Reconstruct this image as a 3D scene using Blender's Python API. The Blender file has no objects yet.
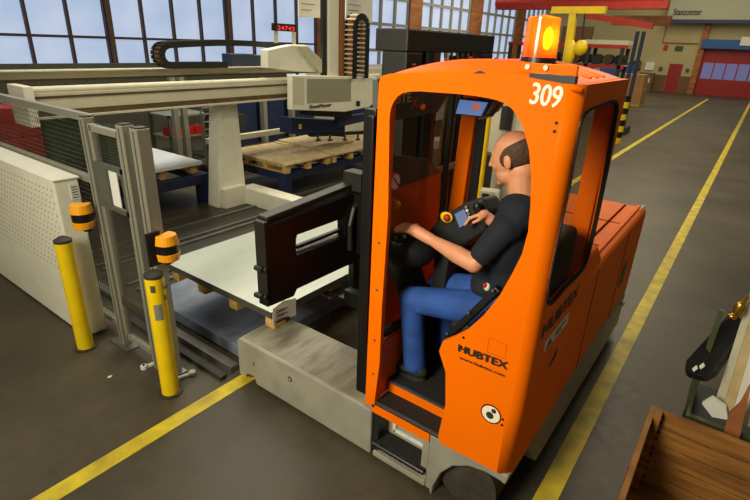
import bpy, bmesh, math, random
from mathutils import Vector, Matrix
random.seed(7)
PI = math.pi
SC = bpy.context.scene
COL = SC.collection

# ---------------------------------------------------------------- camera
F = 496.07; H = 2.65
def _axes(yaw, pitch, roll):
    yaw, pitch, roll = [math.radians(a) for a in (yaw, pitch, roll)]
    f = Vector((math.cos(yaw)*math.cos(pitch), math.sin(yaw)*math.cos(pitch), -math.sin(pitch)))
    r = Vector((math.sin(yaw), -math.cos(yaw), 0)); d = f.cross(r)
    return math.cos(roll)*r + math.sin(roll)*d, -math.sin(roll)*r + math.cos(roll)*d, f
CR, CD, CF = _axes(35.973, 22.691, -2.339)
cd = bpy.data.cameras.new('camera'); cam = bpy.data.objects.new('camera', cd); COL.objects.link(cam)
cd.sensor_width = 36; cd.lens = F/750*36; cd.clip_start = .05; cd.clip_end = 300
m = Matrix((CR, -CD, -CF)).transposed().to_4x4(); m.translation = Vector((0, 0, H)); cam.matrix_world = m
SC.camera = cam

def P(x, y, X=None, Y=None, Z=None):
    """point of the place seen at photo pixel x,y on a plane X=, Y= or Z="""
    d = CR*((x-375)/F) + CD*((y-250)/F) + CF
    if X is not None: t = X/d.x
    elif Y is not None: t = Y/d.y
    else: t = (Z-H)/d.z
    return Vector((0, 0, H)) + d*t

# ---------------------------------------------------------------- materials
def s2l(c): return tuple((v/255/12.92 if v/255 <= .04045 else ((v/255+.055)/1.055)**2.4) for v in c)
def mat(name, rgb, rough=.5, metal=0, var=.08, scale=6, bump=0, spec=.5, coat=0, dark=None, stretch=None):
    m = bpy.data.materials.new(name); m.use_nodes = True; nt = m.node_tree
    b = nt.nodes['Principled BSDF']; c = s2l(rgb)
    b.inputs['Roughness'].default_value = rough; b.inputs['Metallic'].default_value = metal
    b.inputs['Specular IOR Level'].default_value = spec; b.inputs['Coat Weight'].default_value = coat
    tc = nt.nodes.new('ShaderNodeTexCoord'); mp = nt.nodes.new('ShaderNodeMapping')
    if stretch: mp.inputs['Scale'].default_value = stretch
    nz = nt.nodes.new('ShaderNodeTexNoise'); nz.inputs['Scale'].default_value = scale; nz.inputs['Detail'].default_value = 5
    rp = nt.nodes.new('ShaderNodeValToRGB')
    d = s2l(dark) if dark else tuple(v*(1-var*2) for v in c)
    rp.color_ramp.elements[0].position = .3; rp.color_ramp.elements[1].position = .7
    rp.color_ramp.elements[0].color = (*d, 1); rp.color_ramp.elements[1].color = (*[min(1, v*(1+var*.5)) for v in c], 1)
    nt.links.new(tc.outputs['Object'], mp.inputs[0]); nt.links.new(mp.outputs[0], nz.inputs['Vector'])
    nt.links.new(nz.outputs['Fac'], rp.inputs[0]); nt.links.new(rp.outputs[0], b.inputs['Base Color'])
    if bump:
        bp = nt.nodes.new('ShaderNodeBump'); bp.inputs['Strength'].default_value = bump; bp.inputs['Distance'].default_value = .01
        nt.links.new(nz.outputs['Fac'], bp.inputs['Height']); nt.links.new(bp.outputs[0], b.inputs['Normal'])
    return m
def emis(name, rgb, strength=1, base=(20, 20, 20)):
    m = bpy.data.materials.new(name); m.use_nodes = True; b = m.node_tree.nodes['Principled BSDF']
    b.inputs['Base Color'].default_value = (*s2l(base), 1)
    b.inputs['Emission Color'].default_value = (*s2l(rgb), 1); b.inputs['Emission Strength'].default_value = strength
    return m
def glass(name, rgb, gloss=.08, rough=.02):
    m = bpy.data.materials.new(name); m.use_nodes = True; nt = m.node_tree; nt.nodes.clear()
    o = nt.nodes.new('ShaderNodeOutputMaterial'); mx = nt.nodes.new('ShaderNodeMixShader')
    t = nt.nodes.new('ShaderNodeBsdfTransparent'); g = nt.nodes.new('ShaderNodeBsdfGlossy')
    t.inputs[0].default_value = (*s2l(rgb), 1); g.inputs['Roughness'].default_value = rough
    mx.inputs[0].default_value = gloss
    nt.links.new(t.outputs[0], mx.inputs[1]); nt.links.new(g.outputs[0], mx.inputs[2]); nt.links.new(mx.outputs[0], o.inputs[0])
    return m
def wood(name, rgb, dark, scale=3, stretch=(1, 8, 8), rough=.7):
    return mat(name, rgb, rough, dark=dark, scale=scale, stretch=stretch, bump=.15)

M = {}
M['orange'] = mat('orange paint', (255, 116, 0), .5, var=.03, scale=3, spec=.08)
M['orange_dark'] = mat('orange red painted steel', (245, 98, 10), .5, var=.05)
M['black'] = mat('black paint', (16, 15, 14), .4, var=.15)
M['black_matt'] = mat('black plastic', (24, 24, 23), .6, var=.15)
M['rubber'] = mat('rubber', (30, 30, 27), .75, var=.2)
M['tyre'] = mat('worn tyre', (64, 57, 46), .8, var=.2, scale=12)
M['mast'] = mat('dark mast paint', (32, 31, 27), .5, var=.12)
M['cover'] = mat('grey mast cover', (92, 92, 84), .5, var=.08)
M['signb'] = mat('pale grey sign board', (172, 172, 148), .7, var=.03)
M['seam'] = mat('dark red seam', (120, 24, 8), .8, spec=0)
M['grit'] = mat('black step grit', (36, 34, 29), .85, var=.3, scale=60, bump=.4)
M['chassis'] = mat('light grey truck paint', (156, 152, 134), .5, var=.1, scale=5)
M['worn'] = mat('worn grey deck', (146, 142, 122), .5, dark=(105, 98, 80), scale=4, stretch=(1, 3.5, 1))
M['steel'] = mat('steel', (150, 148, 142), .35, .8, var=.1)
M['chrome'] = mat('chrome', (210, 210, 208), .15, 1, var=.02)
M['cream'] = mat('cream machine paint', (206, 200, 172), .5, var=.05)
M['cream2'] = mat('pale cream enamel', (234, 230, 208), .5, var=.04)
M['brown'] = mat('brown belt', (92, 72, 38), .6, var=.2)
M['navy'] = mat('navy blue enamel', (30, 42, 76), .5, var=.12)
M['navy2'] = mat('dark blue panel', (38, 48, 74), .45, var=.1)
M['alu'] = mat('grey beige aluminium', (150, 147, 130), .42, .25, var=.06, stretch=(6, 6, .5))
M['alu_d'] = mat('dark slot aluminium', (84, 82, 70), .5, .2, var=.1)
M['mesh'] = mat('fence wire', (74, 70, 58), .5, .3, var=.1)
M['yellow'] = mat('yellow paint', (246, 208, 6), .42, var=.06, scale=5)
M['cap'] = mat('dark cap', (52, 50, 44), .55, var=.15)
M['white'] = mat('white paint', (226, 224, 210), .5, var=.04)
M['sheet'] = mat('bare galvanised sheet', (196, 203, 192), .38, .15, var=.03, scale=2, stretch=(1, 5, 1))
M['sheet_edge'] = mat('sheet stack edge', (92, 90, 80), .45, .3, var=.2, scale=8, stretch=(1, 1, 60))
M['sheet_w'] = mat('white coated sheet', (225, 228, 226), .3, var=.02)
M['pine'] = wood('pale pallet wood', (214, 176, 104), (170, 128, 62))
M['board'] = wood('chipboard', (206, 184, 140), (184, 158, 108), scale=8, stretch=(1, 1, 1))
M['crate'] = wood('brown crate planks', (164, 112, 46), (104, 66, 24), scale=2.5, stretch=(2, 1, 9))
M['floorp'] = mat('steel plate', (150, 158, 172), .45, .2, dark=(84, 94, 116), scale=2.2)
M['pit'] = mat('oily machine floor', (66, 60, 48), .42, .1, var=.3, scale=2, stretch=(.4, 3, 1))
M['paper'] = mat('white paper', (228, 226, 214), .7, var=.03)
M['amber'] = mat('amber plastic', (250, 166, 12), .35, var=.04)
M['red'] = mat('red plastic', (184, 24, 14), .5, var=.08)
M['reddoor'] = mat('dark red paint', (150, 22, 12), .5, var=.05)
M['redsteel'] = mat('red crane paint', (184, 44, 24), .5, var=.1)
M['green'] = mat('green plastic', (52, 88, 40), .6, var=.15)
M['skin'] = mat('skin', (222, 152, 112), .5, var=.04, scale=10)
M['hair'] = mat('short dark hair', (88, 62, 44), .8, var=.25, scale=60, bump=.3)
M['shirt'] = mat('navy t-shirt', (22, 28, 40), .85, var=.12, scale=5)
M['jeans'] = mat('blue work trousers', (42, 84, 164), .8, var=.15, scale=7, bump=.2)
M['shoe'] = mat('dark safety shoe', (42, 44, 34), .6, var=.2)
M['wallc'] = mat('cream plaster wall', (182, 168, 120), .8, var=.05, scale=.6)
M['wallbr'] = mat('brown painted plinth', (112, 80, 48), .7, var=.08)
M['blue'] = mat('blue paint', (30, 84, 150), .5, var=.06)
M['col'] = wood('brown cladding', (176, 110, 58), (124, 72, 34), scale=1, stretch=(1, 1, 4))
M['frame_g'] = mat('grey beige window frame', (150, 146, 132), .6, var=.08)
M['frame_b'] = mat('dark brown window frame', (84, 60, 54), .6, var=.1)
M['brick'] = mat('brick sill wall', (140, 92, 60), .8, var=.15, scale=4)
M['card'] = mat('cardboard', (176, 132, 72), .8, var=.06)
M['gold'] = mat('brass', (196, 156, 60), .3, .9, var=.05)
M['txt'] = mat('dark lettering', (50, 38, 26), .5, var=.02)
M['txtw'] = mat('white lettering', (248, 240, 214), .5, var=.02)
M['txtred'] = mat('orange red lettering', (235, 80, 30), .5, var=.02)
M['olive'] = mat('olive green steel', (78, 88, 52), .5, .2, var=.1)
M['copper'] = mat('copper brown cable', (150, 90, 44), .5, var=.2)
M['glass'] = glass('tinted cab glass', (226, 224, 214), .04)
M['glass2'] = glass('side window glass', (232, 226, 212), .05)
M['lens'] = glass('smoked lens', (160, 160, 160), .2)
M['grille'] = mat('grey grille', (158, 156, 132), .6, var=.1, scale=120, bump=.5)
M['screen'] = emis('blue monitor picture', (90, 130, 190), .7)
M['screen2'] = emis('pale display', (130, 150, 190), .6)
M['led'] = emis('red led segments', (255, 40, 40), 1.6)
M['bulb'] = emis('lit beacon bulb', (255, 226, 60), 14)

def pane_mat():
    m = emis('daylit frosted pane', (172, 190, 218), .95, (120, 120, 120)); nt = m.node_tree; b = nt.nodes['Principled BSDF']
    tc = nt.nodes.new('ShaderNodeTexCoord'); nz = nt.nodes.new('ShaderNodeTexNoise'); nz.inputs['Scale'].default_value = .7
    rp = nt.nodes.new('ShaderNodeValToRGB'); e = rp.color_ramp.elements
    e[0].position = .3; e[0].color = (*s2l((158, 180, 212)), 1); e[1].position = .72; e[1].color = (*s2l((188, 200, 222)), 1)
    nt.links.new(tc.outputs['Object'], nz.inputs['Vector']); nt.links.new(nz.outputs['Fac'], rp.inputs[0]); nt.links.new(rp.outputs[0], b.inputs['Emission Color'])
    return m
M['pane'] = pane_mat()
def dots_mat(name, ax):
    m = mat(name, (234, 230, 208), .5, var=.03); nt = m.node_tree; b = nt.nodes['Principled BSDF']; N = nt.nodes.new; L = nt.links.new
    tc = [n for n in nt.nodes if n.type == 'TEX_COORD'][0]; sp = N('ShaderNodeSeparateXYZ'); L(tc.outputs['Object'], sp.inputs[0])
    def mth(op, a, c=None):
        n = N('ShaderNodeMath'); n.operation = op
        for i, v in enumerate((a, c)):
            if v is None: continue
            if isinstance(v, (int, float)): n.inputs[i].default_value = v
            else: L(v, n.inputs[i])
        return n.outputs[0]
    u = mth('MULTIPLY', mth('ADD', sp.outputs[ax], 10), 1/.075); v = mth('MULTIPLY', mth('ADD', sp.outputs[2], 10), 1/.055)
    row = mth('MULTIPLY', mth('MODULO', mth('FLOOR', v), 2), .5)
    fu = mth('MULTIPLY', mth('SUBTRACT', mth('FRACT', mth('ADD', u, row)), .5), .075); fv = mth('MULTIPLY', mth('SUBTRACT', mth('FRACT', v), .5), .055)
    d = mth('LESS_THAN', mth('ADD', mth('MULTIPLY', fu, fu), mth('MULTIPLY', fv, fv)), .009**2)
    mx = N('ShaderNodeMix'); mx.data_type = 'RGBA'; rp = [n for n in nt.nodes if n.type == 'VALTORGB'][0]
    L(d, mx.inputs[0]); L(rp.outputs[0], mx.inputs[6]); mx.inputs[7].default_value = (.16, .14, .1, 1); L(mx.outputs[2], b.inputs['Base Color'])
    return m
def floor_mat():
    m = mat('worn factory floor', (84, 76, 59), .42, dark=(60, 54, 42), scale=.9, spec=.35); nt = m.node_tree; b = nt.nodes['Principled BSDF']
    rp = [n for n in nt.nodes if n.type == 'VALTORGB'][0]
    tc = [n for n in nt.nodes if n.type == 'TEX_COORD'][0]
    n2 = nt.nodes.new('ShaderNodeTexNoise'); n2.inputs['Scale'].default_value = 14; n2.inputs['Detail'].default_value = 8; n2.inputs['Roughness'].default_value = .7
    mr = nt.nodes.new('ShaderNodeMapRange'); mr.inputs[1].default_value = .3; mr.inputs[2].default_value = .7; mr.inputs[3].default_value = .82; mr.inputs[4].default_value = 1.12
    mx = nt.nodes.new('ShaderNodeMix'); mx.data_type = 'RGBA'; mx.blend_type = 'MULTIPLY'; mx.inputs[0].default_value = 1
    nt.links.new(tc.outputs['Object'], n2.inputs['Vector']); nt.links.new(n2.outputs['Fac'], mr.inputs[0])
    nt.links.new(rp.outputs[0], mx.inputs[6]); nt.links.new(mr.outputs[0], mx.inputs[7]); nt.links.new(mx.outputs[2], b.inputs['Base Color'])
    rr = nt.nodes.new('ShaderNodeMapRange'); rr.inputs[3].default_value = .34; rr.inputs[4].default_value = .6
    nt.links.new(n2.outputs['Fac'], rr.inputs[0]); nt.links.new(rr.outputs[0], b.inputs['Roughness'])
    return m
M['floor'] = floor_mat()
M['line'] = mat('yellow floor paint', (226, 200, 36), .55, dark=(166, 146, 36), scale=5)

# ---------------------------------------------------------------- geometry helpers
class MB:
    def __init__(s): s.bm = bmesh.new()
    def box(s, x0, x1, y0, y1, z0, z1):
        vs = [s.bm.verts.new((x, y, z)) for x in (x0, x1) for y in (y0, y1) for z in (z0, z1)]
        for f in ((0,1,3,2), (4,6,7,5), (0,4,5,1), (2,3,7,6), (0,2,6,4), (1,5,7,3)): s.bm.faces.new([vs[i] for i in f])
        return s
    def bar(s, p, q, w, h=None, up=(0, 0, 1), w2=None, h2=None):
        p, q = Vector(p), Vector(q); d = (q-p).normalized(); h = h or w; u = Vector(up)
        if abs(d.dot(u)) > .95: u = Vector((1, 0, 0))
        a = d.cross(u).normalized(); b = a.cross(d).normalized(); w2 = w2 or w; h2 = h2 or h
        A = [s.bm.verts.new(p + a*i*w/2 + b*j*h/2) for i, j in ((-1,-1), (1,-1), (1,1), (-1,1))]
        B = [s.bm.verts.new(q + a*i*w2/2 + b*j*h2/2) for i, j in ((-1,-1), (1,-1), (1,1), (-1,1))]
        s.bm.faces.new(A[::-1]); s.bm.faces.new(B)
        for i in range(4): s.bm.faces.new((A[i], A[(i+1)%4], B[(i+1)%4], B[i]))
        return s
    def cyl(s, p, q, r, r2=None, n=24, cap=True):
        p, q = Vector(p), Vector(q); d = (q-p).normalized(); u = Vector((0,0,1)) if abs(d.z) < .9 else Vector((1,0,0))
        a = d.cross(u).normalized(); b = a.cross(d); r2 = r if r2 is None else r2
        A = [s.bm.verts.new(p+(a*math.cos(t)+b*math.sin(t))*r) for t in [2*PI*i/n for i in range(n)]]
        B = [s.bm.verts.new(q+(a*math.cos(t)+b*math.sin(t))*r2) for t in [2*PI*i/n for i in range(n)]]
        for i in range(n): s.bm.faces.new((A[i], A[(i+1)%n], B[(i+1)%n], B[i]))
        if cap: s.bm.faces.new(A[::-1]); s.bm.faces.new(B)
        return s
    def tube(s, pts, r, n=8):
        for i in range(len(pts)-1): s.cyl(pts[i], pts[i+1], r, n=n)
        for p in pts[1:-1]: s.ball(p, (r, r, r), n)
        return s
    def ball(s, c, r, n=16, rot=None):
        if isinstance(r, (int, float)): r = (r, r, r)
        mt = Matrix.Translation(c) @ (rot.to_4x4() if rot else Matrix()) @ Matrix.Diagonal((*r, 1))
        bmesh.ops.create_uvsphere(s.bm, u_segments=n, v_segments=max(6, n*2//3), radius=1, matrix=mt); return s
    def prism(s, pts, off):
        """polygon pts (3d) extruded by vector off"""
        off = Vector(off); A = [s.bm.verts.new(p) for p in pts]; B = [s.bm.verts.new(Vector(p)+off) for p in pts]; n = len(pts)
        s.bm.faces.new(A[::-1]); s.bm.faces.new(B)
        for i in range(n): s.bm.faces.new((A[i], A[(i+1)%n], B[(i+1)%n], B[i]))
        return s
    def ring(s, outer, inner, off):
        """band between two closed outlines with the same count, extruded"""
        off = Vector(off); n = len(outer)
        L = [[s.bm.verts.new(Vector(p)+o) for p in ps] for ps in (outer, inner) for o in (Vector(), off)]
        oa, ob, ia, ib = L
        for i in range(n):
            j = (i+1) % n
            s.bm.faces.new((oa[i], ia[i], ia[j], oa[j])); s.bm.faces.new((ob[i], ob[j], ib[j], ib[i]))
            s.bm.faces.new((oa[i], oa[j], ob[j], ob[i])); s.bm.faces.new((ia[i], ib[i], ib[j], ia[j]))
        return s
    def grid(s, rows):
        V = [[s.bm.verts.new(p) for p in r] for r in rows]
        for i in range(len(V)-1):
            for j in range(len(V[0])-1): s.bm.faces.new((V[i][j], V[i+1][j], V[i+1][j+1], V[i][j+1]))
        return s
    def build(s, name, material, parent=None, bevel=0, smooth=False, solid=0, seg=2, recalc=True):
        bm = s.bm
        if recalc: bmesh.ops.recalc_face_normals(bm, faces=bm.faces)
        if parent is None:
            xs = [v.co for v in bm.verts]; lo = [min(c[i] for c in xs) for i in range(3)]; hi = [max(c[i] for c in xs) for i in range(3)]
            org = Vector(((lo[0]+hi[0])/2, (lo[1]+hi[1])/2, lo[2]))
        else: org = wloc(parent)
        for v in bm.verts: v.co -= org
        me = bpy.data.meshes.new(name); bm.to_mesh(me); bm.free()
        o = bpy.data.objects.new(name, me); COL.objects.link(o); me.materials.append(M[material] if isinstance(material, str) else material)
        if parent is None: o.location = org
        else: o.parent = parent
        if smooth:
            for p in me.polygons: p.use_smooth = True
            if smooth != 'all':
                md = o.modifiers.new('es', 'EDGE_SPLIT'); md.split_angle = math.radians(40)
        if solid: md = o.modifiers.new('so', 'SOLIDIFY'); md.thickness = solid; md.offset = 0
        if bevel: md = o.modifiers.new('bv', 'BEVEL'); md.width = bevel; md.segments = seg; md.limit_method = 'ANGLE'
        return o
def wloc(o):
    v = Vector()
    while o: v += Vector(o.location); o = o.parent
    return v
def tag(o, label, cat, group=None):
    o['label'] = label; o['category'] = cat
    if group: o['group'] = group
    return o
def thing(name, label, cat, loc, group=None):
    o = bpy.data.objects.new(name, None); COL.objects.link(o); o.location = loc; o.empty_display_size = .1
    return tag(o, label, cat, group)
def struct(o): o['kind'] = 'structure'; return o
def B(*a): return MB().box(*a)
def copy_tree(o, parent=None, off=None):
    c = o.copy(); COL.objects.link(c)
    if parent is not None: c.parent = parent
    if off is not None: c.location = Vector(o.location)+Vector(off)
    for ch in list(o.children): copy_tree(ch, c)
    return c
def text(name, body, parent, origin, right, up, height, material, width=None, shear=0, bold=0):
    """flat lettering: origin = lower-left corner, right/up = world directions"""
    cu = bpy.data.curves.new(name, 'FONT'); cu.body = body; cu.size = 1; cu.shear = shear; cu.extrude = 0; cu.resolution_u = 3
    to = bpy.data.objects.new('tmp', cu); COL.objects.link(to)
    dg = bpy.context.evaluated_depsgraph_get(); me = bpy.data.meshes.new_from_object(to.evaluated_get(dg)); bpy.data.objects.remove(to)
    xs = [v.co.x for v in me.vertices]; ys = [v.co.y for v in me.vertices]
    x0, x1, y0, y1 = min(xs), max(xs), min(ys), max(ys)
    sy = height/(y1-y0); sx = width/(x1-x0) if width else sy
    r = Vector(right).normalized(); u = Vector(up).normalized(); n = r.cross(u).normalized(); org = Vector(origin)
    pl = wloc(parent) if parent else Vector()
    for v in me.vertices: v.co = org + r*(v.co.x-x0)*sx + u*(v.co.y-y0)*sy + n*.001 - pl
    if bold:
        b2 = bmesh.new(); b2.from_mesh(me); base = list(b2.faces); step = bold*height
        for dx, dz in ((1, 0), (-1, 0), (0, 1), (0, -1)):
            g_ = bmesh.ops.duplicate(b2, geom=base)['geom']
            for v in g_:
                if isinstance(v, bmesh.types.BMVert): v.co += r*dx*step*1.6 + u*dz*step + n*.00015*(dx+2*dz+4)
        b2.to_mesh(me); b2.free()
    me.materials.clear(); me.materials.append(M[material])
    o = bpy.data.objects.new(name, me); COL.objects.link(o)
    if parent: o.parent = parent
    return o
def catmull(pts, k=6):
    out = []; n = len(pts); pts = [Vector(p) for p in pts]
    for i in range(n):
        a, b, c, d = pts[i-1], pts[i], pts[(i+1) % n], pts[(i+2) % n]
        for t in [j/k for j in range(k)]:
            out.append(.5*((2*b)+(c-a)*t+(2*a-5*b+4*c-d)*t*t+(3*b-a-3*c+d)*t**3))
    return out
def rrect(x0, x1, y0, y1, r, k=5):
    out = []
    for cx, cy, a in ((x1-r, y1-r, 0), (x0+r, y1-r, PI/2), (x0+r, y0+r, PI), (x1-r, y0+r, 1.5*PI)):
        for i in range(k+1): t = a+PI/2*i/k; out.append((cx+r*math.cos(t), cy+r*math.sin(t)))
    return out

# ================================================================ SETTING
struct(B(-6, 46, -14, 16.2, -.1, 0).build('floor', 'floor'))
struct(B(2, 46, .37, .5, 0, .004).build('trim_1', 'line'))
struct(B(-3, 2.35, 2.79, 2.92, 0, .004).build('trim_2', 'line'))
struct(B(7.5, 41, 2.73, 2.86, 0, .004).build('trim_3', 'line'))
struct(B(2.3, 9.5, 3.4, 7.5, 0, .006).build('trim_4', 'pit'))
for i, yy in enumerate((4.95, 5.15, 5.75, 5.9, 6.35)):
    struct(B(2.4, 9, yy, yy+.05, .006, .03).build('trim_%d' % (5+i), 'steel'))
# window wall (left), Y = 16
w = MB(); w.box(-6, 46, 16.05, 16.3, 0, 1.0); w.box(-6, 46, 16.05, 16.3, 7.5, 9); struct(w.build('wall_left', 'brick'))
cols = [(-.6, -.4), (3.75, 3.95), (8.1, 8.19), (12.44, 12.53)]
wn = 1
def window(x0, x1, z0, z1, nx, zs, fm, t):
    global wn
    r = B(x0, x1, 16.12, 16.14, z0, z1).build('window_%d' % wn, 'pane'); struct(r)
    f = MB()
    for i in range(nx+1): x = x0+(x1-x0)*i/nx; f.box(x-t/2, x+t/2, 15.98, 16.11, z0, z1)
    for z in [z0, z1]+zs: f.box(x0, x1, 15.985, 16.105, z-t/2, z+t/2)
    f.build('window_frame', fm, r); wn += 1
for i, (a, b) in enumerate(((-.4, 3.8), (3.9, 8.1), (8.2, 12.43), (12.55, 17.1))): window(a, b, 1.1, 7.5, 4, [2.48, 5.0], 'frame_b', .07)
for i, (a, b) in enumerate(cols): struct(B(a, b, 15.8, 16.1, 0, 8.5).build('trim_%d' % (12+i), 'wallbr'))
wc = [(17.1, 18.1), (24.2, 25.4), (31.2, 32.8), (38.6, 40.2)]
for i, (a, b) in enumerate(wc): struct(B(a, b, 15.9, 16.1, 0, 8.8).build('trim_%d' % (17+i), 'col'))
for a, b in ((18.1, 24.2), (25.4, 31.2), (32.8, 38.6), (40.2, 45)): window(a, b, 1.1, 7.5, 5, [2.3, 3.5, 4.7, 6.0], 'frame_g', .14)
# far wall X = 45
fw = MB()
fw.box(45, 45.3, -14, -4.2, 0, 9); fw.box(45, 45.3, 4.15, 5.2, 0, 9); fw.box(45, 45.3, 6.1, 16.2, 0, 9)
fw.box(45, 45.3, -4.2, 4.15, 3.25, 9); fw.box(45, 45.3, 5.2, 6.1, 2.02, 9); struct(fw.build('wall_back', 'wallc'))
f = MB(); f.box(44.93, 45, 4.15, 5.18, 0, 1.2); f.box(44.93, 45, 6.12, 16, 0, 1.2); struct(f.build('trim_22', 'wallbr'))
d = struct(B(45.02, 45.1, 5.2, 6.1, 0, 2.02).build('door_1', 'reddoor')); B(44.97, 45.02, 5.28, 5.32, .95, 1.05).build('door_handle', 'steel', d)
d = struct(B(45.05, 45.15, -4.2, 4.15, 0, 3.25).build('door_2', 'reddoor'))
for i in range(11):
    y0 = 3.95-i*.72; B(45.03, 45.05, y0-.64, y0, 1.12, 2.2).build('door_window', emis('dim dusk pane', (120, 120, 168), .55) if i == 0 else bpy.data.materials['dim dusk pane'], d)
struct(B(44.7, 45, 4.12, 4.5, 0, 6.5).build('trim_23', 'col'))
t = thing('roller_shutter_box', 'blue awning box above the dark red hall door', 'awning', (44.7, 0, 3.2))
B(44.5, 45, -5, 4.35, 3.15, 3.75).build('box', 'blue', t); B(44.45, 44.5, -1.2, 2.1, 3.4, 3.95).build('sign_board', 'paper', t)
t = thing('hall_sign', 'large cream hanging sign board with blue lower edge and dark lettering', 'sign', (44, 4, 4.8))
B(44.1, 44.2, 1.2, 6.9, 4.95, 8.6).build('board', 'signb', t); B(44.06, 44.2, 1.2, 6.95, 4.75, 4.98).build('edge_strip', 'navy', t)
text('lettering', 'Stanzcenter', t, (44.08, 6.55, 5.25), (0, -1, 0), (0, 0, 1), .42, 'txt', 1.75, 0, .02)
# pipes and small things on the far wall
t = MB(); t.cyl((44.9, 6.9, 3.45), (44.9, 4.6, 3.45), .03, n=8); t.cyl((44.9, 6.9, 3.45), (44.9, 6.9, 4.6), .03, n=8)
tag(t.build('wall_pipe', 'copper'), 'thin brown pipe run on cream wall above red door', 'pipe')
tag(B(44.88, 45, 6.5, 6.75, 2.95, 3.3).build('fire_alarm_sign', 'red'), 'small red square sign on cream wall above and left of red door', 'sign')
tag(B(44.88, 45, 5.5, 6.0, 2.95, 3.25).build('exit_sign', 'green'), 'small dark green sign box above the red door', 'sign')
tag(B(44.9, 45, 7.1, 7.7, 1.5, 2.05).build('notice_board', 'paper'), 'white notice board on the far cream wall left of red door', 'notice board')
t = MB(); t.box(44.9, 45, 6.5, 6.75, 1.5, 1.75); tag(t.build('switch_box', 'alu_d'), 'small grey switch box between notice board and red door', 'switch box')
tag(B(44.88, 45, 4.75, 4.95, 1.5, 1.75).build('alarm_button', 'green'), 'small green box right of the red door', 'alarm button')
t = thing('tool_panel', 'grey rounded device mounted on far wall beside the blue panel', 'machine', (44.5, 8.3, 1.6))
MB().cyl((44.7, 8.3, 1.9), (45, 8.3, 1.9), .3).build('dial', 'wallbr', t); B(44.7, 45, 8.0, 8.6, 1.5, 1.62).build('shelf', 'cap', t)
t = thing('fire_extinguisher_cabinet', 'brown cupboard with white label by the far wall', 'cabinet', (44.5, 7.3, 0))
B(44.4, 44.9, 6.9, 7.9, 0, 1.3).build('body', 'wallbr', t); B(44.36, 44.4, 7.1, 7.3, .6, .95).build('label', 'paper', t)
t = thing('yellow_cleaning_cart', 'low yellow and black box at foot of far wall', 'cart', (43.6, 8.1, 0)); B(43.4, 43.9, 7.9, 8.7, 0, .35).build('body', 'yellow', t); B(43.5, 43.8, 8.0, 8.6, .35, .5).build('lid', 'cap', t)
tag(B(34, 34.1, 6.3, 8.3, 1.45, 2.1).box(34, 34.1, 6.4, 6.5, 0, 1.45).box(34, 34.1, 8.1, 8.2, 0, 1.45).build('notice_stand', 'blue'), 'bright blue board on legs behind the cardboard cartons', 'display board')
t = thing('carton_stack', 'upper brown cardboard carton behind the parked forklift mast', 'carton', (31.5, 6, .9)); B(30.6, 31.8, 5.15, 6.6, .9, 1.6).build('carton', 'card', t)
t = thing('carton_pallet', 'lower brown cardboard carton on its pallet behind the mast', 'carton', (31.5, 6, 0)); B(30.5, 31.8, 5.1, 6.7, .12, .9).build('carton', 'card', t); B(30.5, 31.8, 5.1, 6.7, 0, .11).build('pallet', 'pine', t)
t = thing('parked_forklift_mast', 'tall dark blue two rail mast of a parked stacker at end of racks', 'forklift mast', (19.5, 3.7, 0))
for px in (0, .17): MB().bar((19.5, 3.6+px*1.1, .1), (19.4, 3.6+px*1.1, 3.31), .1, .12).build('mast_rail', 'navy', t)
B(19.4, 19.6, 3.56, 3.83, .9, 1.0).build('cross_bar', 'black', t); B(19.4, 19.55, 3.56, 3.83, 2.3, 2.4).build('cross_bar', 'black', t); B(19.2, 20, 3.45, 3.95, 0, .25).build('base', 'cap', t)
hz = P(616, 143, Z=0)
t = thing('hazard_post', 'yellow and black striped guard post behind the orange cab', 'post', hz)
for i in range(8): MB().cyl(hz+Vector((0, 0, i*.18)), hz+Vector((0, 0, i*.18+.18)), .13).build('stripe', 'yellow' if i % 2 == 0 else 'black', t, smooth=True)

# crane girders, hoist
tag(B(20, 20.4, 3.2, 9.2, 4.02, 4.24).build('crane_girder', 'redsteel'), 'big red overhead crane girder across the top right', 'crane girder')
tag(B(26, 26.3, 4.4, 12, 4.6, 4.85).build('crane_girder', 'redsteel'), 'thinner red girder behind the big crane girder', 'crane girder')
tag(B(30, 30.3, 4.5, 7.2, 3.95, 4.4).build('roof_beam', 'col'), 'brown orange beam below the cream wall top, behind crane girders', 'beam')
tag(MB().bar((19, 5.4, 3.75), (19, 3.3, 3.45), .18).build('crane_brace', 'redsteel'), 'slanting red brace under the crane girder right of the hoist', 'brace')
t = thing('chain_hoist', 'yellow jib crane with column and hanging hoist', 'hoist', (14, 4.2, 0))
B(13.9, 14.1, 3.55, 4.85, 3.5, 3.66).build('jib', 'yellow', t); MB().bar((14, 4.3, 3.5), (14, 4.22, 0), .17).build('column', 'yellow', t)
MB().ball((13.9, 3.95, 2.72), (.13, .17, .19)).build('hook_block', 'yellow', t, smooth='all'); MB().cyl((13.9, 4.0, 3.5), (13.9, 3.95, 2.85), .02).build('chain', 'mast', t)
MB().ball((13.9, 4.2, 2.6), (.1, .15, .3)).build('motor', 'yellow', t, smooth='all')
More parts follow.
